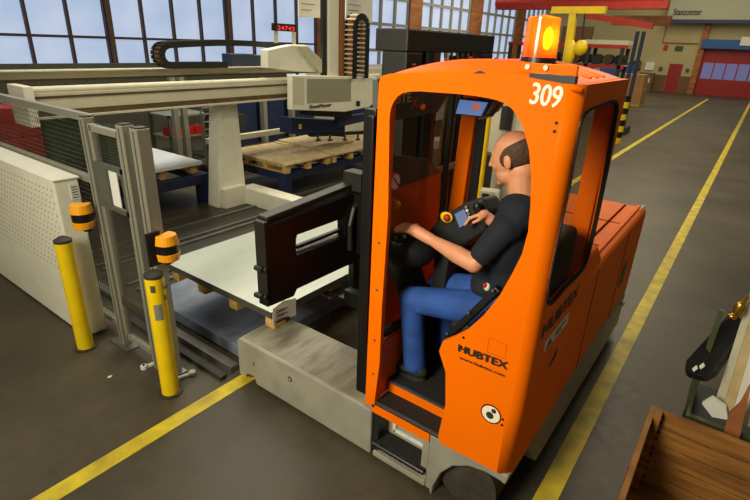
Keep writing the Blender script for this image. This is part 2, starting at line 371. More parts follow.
# racks behind: shelf uprights with orange beams
t = thing('pallet_rack', 'orange beamed storage rack holding coils and boxes, behind the beacon', 'rack', (22.5, 6, 0))
for y in (4.75, 6.0, 7.65, 9.3): B(22.2, 22.35, y-.06, y+.06, 0, 2.8).build('upright', 'cap', t); B(23.2, 23.35, y-.06, y+.06, 0, 2.8).build('upright', 'cap', t)
for z in (1.2, 2.05, 2.78): B(22.2, 22.4, 4.6, 9.4, z, z+.12).build('beam', 'redsteel', t); B(22.4, 23.3, 4.6, 9.4, z+.09, z+.12).build('shelf', 'pine', t)
for i, (y, z) in enumerate([(4.85+.42*k, 2.18) for k in range(10)]):
    c = tag(MB().cyl((22.42, y, z+.19), (22.9, y, z+.19), .19).cyl((22.41, y, z+.19), (22.42, y, z+.19), .08).build('wire_spool', ('black_matt', 'brown', 'cap')[i % 3]), 'dark spool lying in the row on the orange rack', 'spool', 'spools on the orange rack')
for i in range(8):
    tag(B(22.42, 22.9, 4.75+.5*i, 4.75+.5*i+.4, 1.325, 1.325+(.45, .3, .5)[i % 3]).build('storage_box', ('paper', 'orange_dark', 'card', 'navy')[i % 4]), ('white', 'orange', 'cardboard', 'navy')[i % 4]+' box on the lower level of the orange rack', 'box', 'boxes on the lower rack level')
tag(B(26, 26.2, 7, 8.4, 2.2, 3.7).build('brown_partition', 'wallbr'), 'tall brown board wall behind the yellow hoist', 'partition')
tag(B(22.25, 23.2, 4.6, 6.2, 2.92, 3.08).build('long_white_panel', 'cream'), 'long cream panel lying above the rack top beam', 'panel')

# ================================================================ SHEET LOADING GANTRY
g = thing('loading_gantry', 'cream sheet loading gantry with long beam, leg and handling head', 'gantry', (5.1, 6.7, 0))
l = MB(); l.prism([(4.80, 6.72, .0), (5.38, 6.72, .0), (5.38, 6.72, .3), (5.32, 6.72, 1.72), (5.0, 6.72, 1.72)], (0, .3, 0)); l.build('leg', 'cream2', g, .02)
B(5.28, 5.55, 5.2, 6.72, 0, .3).build('foot', 'cream2', g, .02); B(4.86, 5.3, 6.62, 6.72, 0, .34).build('foot_plate', 'cream2', g, .01)
b = B(2.3, 8.9, 6.5, 6.9, 1.74, 1.99).build('beam', 'cream', g, .015)
MB().cyl((2.3, 6.55, 2.0), (8.9, 6.55, 2.0), .05, n=16).build('guide_rail', 'cream', g, smooth=True)
B(2.3, 8.9, 6.49, 6.5, 1.92, 1.945).build('belt', 'brown', g); B(2.3, 8.9, 6.48, 6.5, 1.755, 1.79).build('belt', 'brown', g); B(2.3, 8.9, 6.44, 6.6, 1.70, 1.725).build('lower_rail', 'cream', g)
B(2.3, 8.9, 6.48, 6.6, 1.725, 1.755).build('belt', 'brown', g)
B(2.24, 2.34, 6.45, 6.9, 1.62, 2.06).build('end_plate', 'cream2', g, .01)
B(-3, 9.2, 7.2, 7.5, 2.06, 2.17).build('beam', 'cream', g, .01); B(-3, 9.2, 7.18, 7.2, 2.05, 2.075).build('belt', 'brown', g)
B(-3, 9.2, 7.05, 7.2, 2.17, 2.185).build('cable_tray', 'cream', g)
hp = [P(x, y, Y=6.3) for x, y in ((292, 75), (292, 110), (345, 112), (370, 107), (377, 98), (377, 77), (335, 76))]
h = MB().prism(hp, (0, .12, 0)).build('handling_head', 'cream2', g, .015)
MB().prism([P(x, y, Y=6.295) for x, y in ((307, 79), (351, 79), (351, 101), (307, 103.5))], (0, .01, 0)).build('grille', 'grille', h)
MB().prism([P(x, y, Y=6.295) for x, y in ((293, 77), (304, 78), (304, 105), (293, 104))], (0, .01, 0)).build('end_panel', 'cream', h)
a = P(309.5, 108.6, Y=6.29); text('lettering', 'SheetMaster', h, a, (1, 0, 0), (0, 0, 1), .06, 'txt', .58, 0, .04)
MB().prism([P(x, y, Y=6.29) for x, y in ((356.5, 101), (360, 101), (360, 106), (356.5, 106))], (0, .01, 0)).build('blue_emblem', 'navy', h)
MB().prism([P(x, y, Y=6.5) for x, y in ((268, 50), (268, 68), (300, 72), (334, 73), (306, 45), (292, 45))], (0, .18, 0)).build('slide_cover', 'cream2', g, .01)
MB().prism([P(x, y, Y=6.49) for x, y in ((297, 46), (306, 46), (334, 73), (318, 73))], (0, -.05, 0)).build('slide_rib', 'cream', g, .01)
B(7.15, 7.42, 6.38, 6.48, 2.0, 5.2).build('lift_column', 'cream2', g, .01); B(7.03, 7.13, 6.42, 6.48, 2.0, 5.2).build('guide', 'mast', g); B(7.43, 7.5, 6.32, 6.48, 2.0, 5.2).build('guide', 'copper', g)
def chain(path, w, hh, parent, wdir, link='mast', slot='copper', rung=None):
    m1, m2, m3, m4 = MB(), MB(), MB(), MB()
    for i in range(len(path)-1):
        p, q = Vector(path[i]), Vector(path[i+1]); c = (q-p).normalized(); up = c.cross(Vector(wdir)).normalized()
        for sgn in (-1, 1):
            o = Vector(wdir)*sgn*w/2; (m4 if rung and sgn > 0 else m1).bar(p+o, q+o, .03 if w > .1 else .02, hh, up=up)
        e = p.lerp(q, .3); (m3 if rung else m1).bar(e-Vector(wdir)*w/2, e+Vector(wdir)*w/2, (q-p).length*.35, hh, up=up)
        m2.bar(p, q, w*.6, hh*.5, up=up)
    if rung: m3.build('rungs', rung, parent); m4.build('links', link, parent)
    m1.build('links', link, parent); m2.build('cables', slot, parent)
cc = thing('cable_chain', 'black horizontal energy chain looping along the rear gantry beam', 'cable chain', (5.3, 6.9, 2.2))
cx, cz, rr = 4.25, 2.375, .135
path = [(9, 6.85, 2.21), (4.6, 6.85, 2.21), (cx+.05, 6.85, 2.24)]
path = [(5.2-.1*i, 6.85, cz-rr) for i in range(10)]
path += [(cx+rr*math.cos(a), 6.85, cz+rr*math.sin(a)) for a in [-PI/2-PI*k/8 for k in range(9)]]
path += [(cx+.12*i, 6.85, cz+rr+.05*math.sin(PI*min(1, i/20))) for i in range(1, 21)]
chain(path, .2, .085, cc, (0, 1, 0))
vc = thing('cable_chain', 'tall upright energy chain bent over beside the lift column', 'cable chain', (7.6, 6.1, 2.0))
p0 = P(350, 73, Y=6.36); p1 = P(362, 73, Y=6.36); xl, xr = p0.x, p1.x; zt = P(356, 27, Y=6.36).z; zb = P(356, 78, Y=6.36).z; rv = (xr-xl)/2
path = [(xl, 6.36, zb+(zt-zb)*i/11) for i in range(12)]+[((xl+xr)/2-rv*math.cos(PI*k/7), 6.36, zt+rv*math.sin(PI*k/7)) for k in range(1, 7)]+[(xr, 6.36, zt-(zt-zb)*i/11) for i in range(12)]
chain(path, .22, .1, vc, (0, 1, 0), 'black', 'copper', 'cream')
# dark blue gripper unit below the head
t = thing('vacuum_gripper', 'dark blue suction gripper unit under the handling head', 'gripper', (7, 6.6, .9))
MB().prism([P(x, y, Y=6.6) for x, y in ((291, 118), (345, 121), (345, 137), (291, 134))], (0, .3, 0)).build('housing', 'navy', t, .01)
MB().prism([P(x, y, Y=6.36) for x, y in ((312, 108), (352, 112), (352, 118), (312, 116))], (0, .3, 0)).build('neck', 'black', t)
MB().prism([P(x, y, Y=6.5) for x, y in ((340, 118), (378, 112), (378, 118), (340, 127))], (0, .15, 0)).build('arm', 'navy2', t)
MB().prism([P(x, y, Y=6.5) for x, y in ((312, 134), (366, 131), (366, 134), (312, 137))], (0, .1, 0)).build('suction_bar', 'black', t)
for x in (318, 330, 345, 358): a = P(x, 134, Y=6.45); MB().cyl(a, a+Vector((0, 0, -.1)), .02).cyl(a+Vector((0, 0, -.1)), a+Vector((0, 0, -.13)), .05).build('suction_cup', 'cap', t)
a = P(299, 129, Y=6.59); B(a.x, a.x+.06, a.y-.01, a.y, a.z, a.z+.08).build('warning_label', 'yellow', t)
t = thing('control_box', 'navy blue long box on top of rear gantry beam', 'control box', (6.2, 7.5, 2.17)); B(5.75, 6.25, 7.35, 7.6, 2.17, 2.38).build('body', 'navy2', t, .01); B(6.25, 6.72, 7.35, 7.6, 2.17, 2.36).build('body', 'navy2', t, .01)
# LED clock
t = thing('clock_display', 'small red digital clock display on two thin posts before the windows', 'clock', (7.4, 7.8, 2.0))
q = [P(x, y, Y=7.8) for x, y in ((273.5, 23), (296.5, 24.5), (296.5, 32), (273.5, 30.5))]
MB().prism(q, (0, .06, 0)).build('display', 'black', t)
a = P(277.5, 29.5, Y=7.79); text('digits', '24743', t, a, (1, 0, -.02), (0, 0, 1), .075, 'led', P(294.5, 30, Y=7.79).x-a.x)
for x in (276.5, 294.5): a = P(x, 30, Y=7.85); B(a.x-.03, a.x+.03, a.y, a.y+.05, 2.0, a.z).build('post', 'cream', t)
# hanging white boards
def hang(px0, px1, py, label):
    a = P(px0, py[0], Y=7.0); b = P(px1, py[1], Y=7.0)
    t = thing('hanging_notice', label, 'notice', (a.x, 7, a.z)); MB().prism([a, b, b+Vector((0, 0, 1.1)), a+Vector((0, 0, 1.1))], (0, .02, 0)).build('sheet', 'paper', t)
    m = MB()
    for i in range(5):
        z = a.z+.12+i*.1; m.box(a.x+.06, a.x+.06+(b.x-a.x)*(.3+.08*(i % 3)), 6.99, 7.0, z, z+.012)
    m.build('print', 'alu', t)
hang(299, 332, (17, 18.5), 'white notice board hanging left of the lift column')
hang(346, 372, (22, 23), 'white notice board hanging right of the lift column')

# tables, pallets, boards
def bench(name, label, x0, x1, y0, y1, z, zb=.0, legs=True):
    t = thing(name, label, 'table', ((x0+x1)/2, (y0+y1)/2, 0))
    f = MB(); f.box(x0, x1, y0, y0+.12, z-.16, z); f.box(x0, x1, y1-.12, y1, z-.16, z); f.box(x0, x0+.12, y0+.12, y1-.12, z-.16, z); f.box(x1-.12, x1, y0+.12, y1-.12, z-.16, z); f.build('frame', 'navy', t, .005)
    for x in (x0, x1-.18):
        for y in (y0, y1-.18): B(x, x+.18, y, y+.18, 0, z-.16).build('leg', 'navy', t, .005)
    return t
def pallet(label, x0, x1, y0, y1, z, group, nb=7, along='x', name='wooden_pallet', zh=.144):
    """top boards run along the given direction; blocks below"""
    t = thing(name, label, 'pallet', ((x0+x1)/2, (y0+y1)/2, z), group)
    s = zh/.144; m = MB()
    for i in range(nb):
        if along == 'y':
            w = (x1-x0)/nb; m.box(x0+i*w+.01, x0+(i+1)*w-.01, y0, y1, z+.122*s, z+zh)
        else:
            w = (y1-y0)/nb; m.box(x0, x1, y0+i*w+.01, y0+(i+1)*w-.01, z+.122*s, z+zh)
    m.build('top_boards', 'pine', t)
    nx = max(3, round((x1-x0)/.55)+1); ny = max(3, round((y1-y0)/.5)+1)
    for i in range(nx):
        for j in range(ny):
            x = x0+(x1-x0-.1)*i/(nx-1); y = y0+(y1-y0-.1)*j/(ny-1); B(x, x+.1, y, y+.1, z+.022*s, z+.1*s).build('block', 'pine', t)
    m = MB(); n2 = MB()
    for i in range(nx): x = x0+(x1-x0-.1)*i/(nx-1); n2.box(x, x+.1, y0, y1, z+.1*s, z+.122*s); m.box(x, x+.1, y0, y1, z, z+.022*s)
    m.build('bottom_boards', 'pine', t); n2.build('stringer_boards', 'pine', t)
    return t
bench('roller_table', 'navy blue steel table under the chipboard pallets', 5.95, 9.6, 6.35, 7.9, .48)
pallet('pale wooden pallet under the nearest chipboard, on navy table', 5.9, 7.05, 6.25, 7.85, .48, None)
pallet('pale wooden pallet under the chipboard further right, below gripper', 7.12, 9.3, 6.25, 7.85, .48, None)
tag(B(5.88, 7.06, 6.22, 7.88, .625, .655).build('chipboard_sheet', 'board', bevel=.003), 'beige chipboard sheet on the nearest pallet behind white gantry leg', 'board')
tag(B(7.1, 9.35, 6.22, 7.88, .625, .66).build('chipboard_sheet', 'board', bevel=.003), 'beige chipboard sheet on the pallet under the dark blue gripper', 'board')
tag(B(7.2, 8.3, 6.7, 7.85, .665, .70).build('chipboard_sheet', 'board', bevel=.003), 'smaller loose chipboard piece lying on top under the gripper', 'board')
tag(B(5.7, 11, 8.1, 8.22, .75, .85).build('guard_rail', 'cream'), 'low cream rail running behind the chipboard pallets', 'rail')
bench('roller_table', 'navy blue steel table under white sheets behind the fence', 3.55, 4.98, 7.15, 8.9, .5)
pallet('pale wooden pallet under the white coated sheets', 3.6, 4.85, 7.3, 8.75, .5, None)
tag(B(3.54, 4.92, 7.24, 8.82, .645, .7).build('sheet_stack', 'sheet_w'), 'white coated sheets on pallet behind the fence gate', 'sheet stack')
tag(B(4.3, 4.95, 9.3, 10.6, 0, .1).build('low_steel_plate', 'alu'), 'grey low plate on floor behind the navy table', 'plate')
# crates behind fence
for i in range(3):
    for j in range(4):
        x0 = 2.12+.25*i; z0 = .88+.2*j
        if i == 0 and j == 3: pass
        tag(B(x0, x0+.24, 7.9, 8.4, z0, z0+.19).build('red_crate', 'red', bevel=.01), 'red plastic crate stacked behind the fence mesh', 'crate', 'red crates behind the fence')
tag(B(2.05, 3.5, 7.85, 8.45, .0, .87).build('steel_cabinet', 'cap'), 'dark low cabinet carrying the red crates behind fence', 'cabinet')
t = thing('green_bin', 'dark green plastic bin beside the red crates behind fence', 'bin', (3.2, 8.1, .88)); B(2.9, 3.48, 7.85, 8.4, .88, 1.5).build('body', 'green', t, .02); B(2.88, 3.5, 7.83, 8.42, 1.46, 1.52).build('rim', 'green', t, .005)
t = thing('green_bin', 'dark green curved bin seen through the fence gate', 'bin', (3.2, 6.9, .3)); MB().prism([(3.58, 7.6, .702), (3.9, 7.6, .702), (3.95, 7.6, 1.15), (3.85, 7.6, 1.3), (3.56, 7.6, 1.38)], (0, .4, 0)).build('body', 'green', t, .02); MB().bar((3.55, 7.58, 1.4), (3.97, 7.58, 1.28), .04).build('rim', 'alu', t)
tag(B(2.3, 2.62, 9.0, 9.4, 1.66, 1.84).build('blue_crate', 'blue', bevel=.01), 'small blue crate above the red crates at the left edge', 'crate')
tag(B(1.9, 3.0, 8.8, 9.6, 1.58, 1.65).build('wall_shelf', 'alu'), 'grey shelf board carrying the small blue crate', 'shelf')
# machine frames behind gantry
for k, (x, y, lb) in enumerate(((5.44, 8.71, 'nearer of two pale frame posts left of gantry leg'), (5.75, 8.9, 'farther of two pale frame posts left of gantry leg'))):
    t = thing('frame_post', lb, 'post', (x, y, 0)); B(x-.05, x+.05, y-.05, y+.05, 0, 1.95).build('upright', 'alu', t); B(x-.1, x+.1, y-.1, y+.1, 0, .02).build('foot_plate', 'alu', t)
t = thing('workbench', 'grey workbench with shelf far behind the white sheets', 'workbench', (6.7, 10.5, 0))
B(6.2, 7.2, 10.2, 11, .96, 1.0).build('worktop', 'alu', t); B(6.2, 7.2, 10.2, 11, .5, .53).build('shelf', 'alu', t)
for x in (6.2, 7.14): 
    for y in (10.2, 10.94): B(x, x+.06, y, y+.06, 0, 1.0).build('leg', 'alu_d', t)
for i in range(3): tag(B(6.26+.3*i, 6.53+.3*i, 10.25, 10.6, .54, .72).build('red_bin', 'red', bevel=.01), 'small red bin in the row on the workbench shelf', 'bin', 'red bins on the workbench shelf')
def trolley(x, y, label):
    t = thing('hand_trolley', label, 'trolley', (x, y, 0))
    MB().tube([(x, y, .15), (x, y, 1.1), (x+.06, y, 1.2), (x+.34, y, 1.2), (x+.4, y, 1.1), (x+.4, y, .15)], .018).build('handle', 'steel', t)
    MB().tube([(x, y, .6), (x+.4, y, .6)], .015).tube([(x, y, .9), (x+.4, y, .9)], .015).build('rungs', 'steel', t); B(x-.05, x+.45, y-.05, y+.6, .14, .18).build('platform', 'cap', t)
    for a in (0, .4):
        for b in (0, .5): MB().cyl((x+a-.02, y+b, .07), (x+a+.02, y+b, .07), .07).build('wheel', 'rubber', t)
trolley(6.1, 8.8, 'tubular steel hand trolley just right of the pale frame posts'); trolley(6.6, 9.6, 'tubular steel hand trolley nearer the gantry leg, behind'); 
t = thing('waste_bin', 'dark open bin beside the trolleys behind gantry', 'bin', (7.2, 9.6, 0)); MB().prism([(7.0, 9.4, 0), (7.5, 9.4, 0), (7.7, 9.4, 1.0), (6.9, 9.4, 1.1)], (0, .5, 0)).build('body', 'cap', t)
for i, (x0, x1, lb) in enumerate(((8.3, 9.0, 'navy cabinet directly right of the gantry leg'), (9.25, 10.0, 'navy cabinet right of the pale dividing post'), (10.3, 11.2, 'navy cabinet partly behind the gripper'))):
    t = thing('navy_cabinet', lb, 'cabinet', ((x0+x1)/2, 11, 0)); B(x0, x1, 10.6, 11.2, 0, 1.5).build('body', 'navy2', t, .01); B(x0+.05, x1-.05, 10.58, 10.6, .1, 1.4).build('door', 'navy', t)
for i, x in enumerate((9.08, 10.1)): tag(B(x, x+.12, 10.4, 10.55, 0, 1.7).build('frame_post', 'alu'), ('pale post between the first two navy cabinets', 'pale post right of the second navy cabinet')[i], 'post')
tag(B(0, 13, 13.6, 13.7, 0, 1.9).build('partition_wall', 'alu_d'), 'grey partition panel row below the windows, behind the gantry', 'partition')
t = thing('machine_block', 'pale machine housing behind the lift column', 'machine', (12, 10, 0)); B(11.3, 15, 9.4, 11, 0, 1.95).build('body', 'cream', t, .02); B(11.3, 15, 9.38, 9.4, .6, .9).build('trim_band', 'navy', t)
t = thing('machine_block', 'dark machine frame far right of lift column behind the mast', 'machine', (15, 7, 0)); B(10.5, 16, 6, 7.5, 0, 1.0).build('body', 'cap', t); B(10.5, 16, 5.95, 6, .4, .6).build('beam', 'cream', t)

# ================================================================ FENCE, PANEL, BOLLARDS
t = thing('safety_fence', 'grey aluminium profile safety fence with fine wire mesh', 'fence', (1.8, 4.5, 0))
def meshpanel(x, y0, y1, z0, z1, sy, sz):
    m = MB(); n = int((y1-y0)/sy)
    for i in range(n+1): y = y0+(y1-y0)*i/n; m.box(x-.0015, x+.0015, y-.0015, y+.0015, z0, z1)
    k = int((z1-z0)/sz)
    for i in range(k+1): z = z0+(z1-z0)*i/k; m.box(x-.0015, x+.0015, y0, y1, z-.0015, z+.0015)
    return m
def profile_post(x, y, w, z0, z1, parent, name='post'):
    o = B(x-w/2, x+w/2, y-w/2, y+w/2, z0, z1).build(name, 'alu', parent, .006)
    B(x-w/2-.001, x-w/2+.002, y-.008, y+.008, z0+.02, z1-.02).build('slot', 'alu_d', o); B(x-w*.4, x+w*.4, y-w*.4, y+w*.4, z1, z1+.01).build('end_cap', 'cap', o); return o
MB().bar((1.86, 9, 2.02), (1.86, 4.14, 2.02), .06, .06).build('rail', 'alu', t, .004)
MB().bar((1.86, 9, 1.5), (1.86, 4.14, 1.5), .05, .06).build('rail', 'alu', t, .004); MB().bar((1.86, 9, .12), (1.86, 4.14, .12), .05, .06).build('rail', 'alu', t, .004)
profile_post(1.8, 4.1, .08, 0, 2.04, t); profile_post(1.87, 6.8, .08, 0, 2.04, t); profile_post(1.87, 8.7, .08, 0, 2.04, t)
meshpanel(1.86, 4.14, 9, 1.53, 1.99, .04, .04).build('wire_mesh', 'mesh', t); meshpanel(1.86, 4.14, 9, .15, 1.47, .04, .04).build('wire_mesh', 'mesh', t)
B(1.72, 1.9, 3.95, 4.25, 0, .015).build('foot_plate', 'steel', t)
gt = thing('fence_gate', 'fence gate with fine mesh and small dark grey window panel', 'gate', (1.8, 3.8, 0))
for y in (4.02, 3.6): B(1.775, 1.825, y-.025, y+.025, .1, 2.0).build('stile', 'alu', gt, .004)
for z in (1.97, .12): B(1.775, 1.825, 3.6, 4.02, z-.025, z+.025).build('rail', 'alu', gt, .004)
meshpanel(1.8, 3.62, 4.0, 1.72, 1.96, .022, .022).build('wire_mesh', 'mesh', gt); meshpanel(1.8, 3.62, 4.0, .14, 1.36, .022, .022).build('wire_mesh', 'mesh', gt)
B(1.78, 1.81, 3.6, 4.05, .45, .53).build('cross_rail', 'mesh', gt)
wp = MB(); wp.box(1.77, 1.79, 3.86, 4.03, 1.35, 1.72); wp.box(1.77, 1.79, 3.6, 3.86, 1.68, 1.72); wp.box(1.77, 1.79, 3.6, 3.86, 1.35, 1.39); wp.box(1.77, 1.79, 3.6, 3.64, 1.35, 1.72); wp.build('window_panel', mat('dark grey plate', (92, 94, 84), .5, .2), gt)
B(1.79, 1.795, 3.74, 3.86, 1.39, 1.68).build('paper_strip', 'paper', gt)
t2 = thing('fence_post', 'wide double profile post between the gate and the yellow bollard', 'post', (1.82, 3.48, 0))
profile_post(1.8, 3.53, .09, 0, 2.05, t2, 'upright'); profile_post(1.83, 3.39, .10, 0, 2.04, t2, 'upright'); MB().cyl((1.79, 3.46, 0), (1.79, 3.46, 2.0), .022, n=12).build('conduit', 'alu_d', t2)
B(1.76, 1.9, 3.3, 3.6, 0, .015).build('foot_plate', 'steel', t2)
# perforated white panel housing
pn = thing('perforated_panel_housing', 'long white perforated sheet steel housing along the fence', 'housing', (1.64, 5.5, 0))
B(1.605, 1.80, 4.44, 6.64, .02, 1.5).build('body', 'cream2', pn, .012)
B(1.602, 1.6045, 4.5, 6.6, .6, 1.44).build('perforated_sheet', dots_mat('perforated sheet', 1), pn)
B(1.595, 1.81, 4.43, 6.64, 1.5, 1.512).build('top_cap', 'white', pn); B(1.72, 1.79, 4.432, 4.439, 1.32, 1.46).build('inspection_label', 'paper', pn)
lb = MB(); [lb.box(1.73, 1.78, 4.429, 4.432, 1.34+.022*i, 1.346+.022*i) for i in range(5)]; lb.build('label_print', 'cap', pn)
t = thing('perforated_side_panel', 'white perforated panel meeting the long housing at the left edge', 'panel', (.8, 6.7, 0)); B(-.6, 1.8, 6.66, 6.74, .02, 1.52).build('body', 'cream2', t, .01)
B(-.5, 1.55, 6.6575, 6.66, .6, 1.46).build('perforated_sheet', dots_mat('perforated side sheet', 0), t)
def bollard(x, y, label, h=1.03, lean=0):
    t = thing('bollard', label, 'bollard', (x, y, 0), None)
    MB().cyl((x, y, .012), (x+lean, y, h), .067, n=32).build('tube', 'yellow', t, smooth=True)
    MB().cyl((x+lean, y, h), (x+lean, y, h+.02), .069, n=32).cyl((x+lean, y, h+.02), (x+lean, y, h+.045), .066, .03, n=32).build('cap', 'cap', t, smooth=True)
    MB().cyl((x, y, 0), (x, y, .012), .092, n=32).build('foot_ring', 'cap', t); return t
bA = bollard(1.537, 4.313, 'plain yellow bollard in front of the white perforated housing')
bB = bollard(1.664, 3.173, 'yellow bollard with black marking and grey sticker beside the gate post', 1.03)
def curved_patch(cx, cy, r, z0, z1, a0, a1, n=6):
    return MB().grid([[(cx+r*math.cos(a), cy+r*math.sin(a), z) for z in (z0, z1)] for a in [a0+(a1-a0)*i/n for i in range(n+1)]])
# direction from bollard to camera
aB = math.atan2(-3.18, -1.65)
curved_patch(1.664, 3.173, .0685, .93, .985, aB-.55, aB-.05).build('dark_sticker', 'alu_d', bB); curved_patch(1.664, 3.173, .0685, .70, .83, aB-.5, aB+.35).build('grey_sticker', 'alu', bB)
a = Vector((1.664, 3.173, .88))+Vector((math.cos(aB+.22), math.sin(aB+.22), 0))*.073; tn = Vector((-math.sin(aB+.22), math.cos(aB+.22), 0))
text('marking', '3 x', bB, a+tn*.03+Vector((0, 0, .11)), (0, 0, -1), tn, .035, 'txt', .14)
def lamp(c, label, dirv):
    c = Vector(c); t = thing('warning_lamp', label, 'warning lamp', c)
    d = Vector(dirv).normalized(); s = Vector((-d.y, d.x, 0))
    def dome(z0, z1, r0, r1, nm, m_):
        A = []
        for r, z in ((r0, z0), (r1, z1)):
            ring = [c+d*(-.04)+s*r+Vector((0, 0, z)), ]
            ring += [c+d*(r*.95*math.cos(a))+s*r*math.sin(a)+Vector((0, 0, z)) for a in [PI/2-PI*k/10 for k in range(11)]]
            ring += [c+d*(-.04)-s*r+Vector((0, 0, z))]; A.append(ring)
        mb = MB(); V = [[mb.bm.verts.new(p) for p in r_] for r_ in A]; n = len(V[0])
        for i in range(n): mb.bm.faces.new((V[0][i], V[0][(i+1) % n], V[1][(i+1) % n], V[1][i]))
        mb.bm.faces.new(V[0][::-1]); mb.bm.faces.new(V[1]); mb.build(nm, m_, t, .003)
    dome(-.10, -.04, .075, .085, 'lower_housing', 'amber'); dome(-.04, .03, .078, .078, 'scan_window', 'black'); dome(.03, .10, .086, .07, 'upper_housing', 'amber')
    MB().bar(c-d*.03+Vector((0, 0, -.13)), c-d*.03+Vector((0, 0, -.09)), .1, .05).build('bracket', 'black', t); return t
cL = P(82, 216, Y=4.13); lamp(cL, 'orange and black safety scanner on end of white perforated housing', (-.5, -.8, 0))
cR = P(168, 247, Y=3.24); t = lamp(cR, 'orange and black safety scanner on the gate post beside the sheets', (.2, -.6, 0))
B(cR.x-.13, cR.x-.02, 3.29, 3.31, cR.z-.14, cR.z+.12).build('mounting_plate', 'mast', t)
for i, (x, y) in enumerate(((152, 366), (184, 378))):
    a = P(x, y, Z=.0); t = thing('floor_bracket', ('white bolt down bracket left of the stickered bollard', 'white bolt down bracket right of the stickered bollard')[i], 'bracket', a)
    MB().bar(a+Vector((-.05, .02, .012)), a+Vector((.07, -.01, .012)), .03, .02).cyl(a+Vector((-.06, .02, 0)), a+Vector((-.06, .02, .03)), .028).cyl(a+Vector((.075, -.01, 0)), a+Vector((.075, -.01, .03)), .028).build('plate', 'white', t)
    MB().cyl(a+Vector((-.06, .02, .03)), a+Vector((-.06, .02, .04)), .01, n=6).build('bolt', 'cap', t)
a = P(110, 377, Z=0); tag(MB().ball(a+Vector((0, 0, .004)), (.02, .014, .005), 10).build('paper_scrap', 'paper'), 'tiny white scrap on the floor between the bollards', 'scrap')

# lift plate with sheet stack
t = thing('lifting_plate', 'blue grey worn steel lift plate on floor under the sheet pallet', 'lift table', (3, 4, 0))
B(2.3, 4.5, 3.02, 4.62, .02, .13).build('plate', 'floorp', t, .005); B(2.32, 4.48, 3.04, 4.6, 0, .02).build('base', 'black', t)
tag(B(2.0, 2.06, 2.98, 4.6, 0, .04).build('floor_rail', 'cap'), 'dark rail on the floor in front of lift plate', 'rail')
tag(B(2.12, 2.2, 3.0, 6, 0, .06).build('floor_rail', 'steel'), 'grey steel rail on the floor beside lift plate', 'rail')
pz0 = .407
pt = thing('sheet_pallet', 'pale wooden pallet carried by the truck under the metal sheets', 'pallet', (3.8, 3.4, pz0))
for j, y in enumerate((2.80, 3.28, 3.74, 4.16)):
    for i, x in enumerate((2.40, 3.1, 3.85, 4.6, 5.1)): B(x, x+.13, y-.055, y+.055, pz0, pz0+.095).build('block', 'pine', pt, .003)
m = MB(); [m.box(x, x+.13, 2.74, 4.22, pz0+.095, pz0+.112) for x in (2.40, 3.1, 3.85, 4.6, 5.1)]; m.build('stringer_boards', 'pine', pt)
m = MB(); [m.box(2.38, 5.28, 2.74+.21*i, 2.74+.21*i+.15, pz0+.112, pz0+.13) for i in range(7)]; m.build('top_boards', 'pine', pt)
t = thing('metal_sheet_stack', 'stack of large bare metal sheets lying on the truck pallet', 'sheet stack', (3.8, 3.4, .538))
B(2.35, 5.35, 2.72, 4.25, .538, .6).build('sheet_edges', 'sheet_edge', t); B(2.348, 5.352, 2.718, 4.252, .6, .6015).build('top_sheet', 'sheet', t)
q = [P(x, y, X=2.33) for x, y in ((273, 309), (291, 299), (296, 298), (296, 316), (272, 326))]
q = [P(273, 309, Y=2.69), P(283, 301, Y=2.69), P(296, 298, Y=2.69), P(296, 315, Y=2.69), P(273, 325, Y=2.69)]
lb = MB().prism(q, (0, .004, 0)).build('delivery_label', 'paper', t)
m = MB()
for i in range(5):
    a = P(276, 311+2.3*i, Y=2.688); b = P(288-(i % 2)*4, 307.2+2.3*i, Y=2.688); m.bar(a, b, .004, .004)
a = P(275.5, 322.5, Y=2.688); b = P(289, 317, Y=2.688); m.bar(a, b, .014, .014); m.build('label_print', 'txt', lb)

# ================================================================ FORKLIFT
XF = 2.13; YS = .57
tr = thing('sideloader_forklift', 'orange and grey multi directional forklift with cab number 309', 'forklift', (3.5, 1.6, 0))
def yz(x, y): p = P(x, y, X=XF); return (p.y, p.z)
# chassis
def sideprism(pts, x0, x1): return MB().prism([(x0, y, z) for y, z in pts], (x1-x0, 0, 0))
ch = sideprism([(1.52, .03), (2.69, .035), (2.71, .10), (2.80, .085), (2.82, .04), (2.9, .04), (2.9, .37), (2.87, .405), (1.52, .405)], XF, 2.62).build('load_arm', 'chassis', tr, .012)
B(XF+.03, 2.6, 1.6, 2.86, .4052, .4075).build('deck_wear', 'worn', ch)
a = P(290, 379, X=XF); MB().cyl((XF-.003, a.y, a.z), (XF+.01, a.y, a.z), .022).build('socket', 'cap', ch); MB().cyl((XF-.004, a.y, a.z), (XF, a.y, a.z), .012).build('plug', 'chassis', ch)
a = P(254, 364, X=XF); B(XF-.003, XF, a.y-.004, a.y+.004, a.z-.02, a.z+.02).build('slit', 'cap', ch)
sideprism([(1.6, .03), (2.9, .04), (2.9, .405), (1.6, .405)], 4.55, 5.05).build('load_arm', 'chassis', tr, .012)
arch = [yz(x, y) for x, y in ((430, 500), (432, 488), (440, 474), (452, 467), (468, 467), (485, 473), (500, 482))]
sideprism([(1.08, .46), (1.08, .03), (arch[0][0]+.02, .03)]+arch+[(.585, .385), (YS+.01, .40), (YS, .46)], XF+.004, 2.55).build('chassis_corner', 'chassis', tr, .015)
B(2.55, 5.05, YS+.005, 1.55, .42, .47).build('chassis_deck', 'chassis', tr)
MB().prism([(2.55, YS, .46), (2.55, YS, .30), (2.7, YS, .12), (4.3, YS, .10), (5.05, YS, .10), (5.05, YS, .46)], (0, .1, 0)).build('side_skirt', 'chassis', tr, .01)
B(2.6, 5.0, .7, 1.9, .06, .42).build('underframe', 'mast', tr)
B(XF, 2.4, 1.08, 1.52, .40, .46).build('chassis_sill', 'orange', tr)
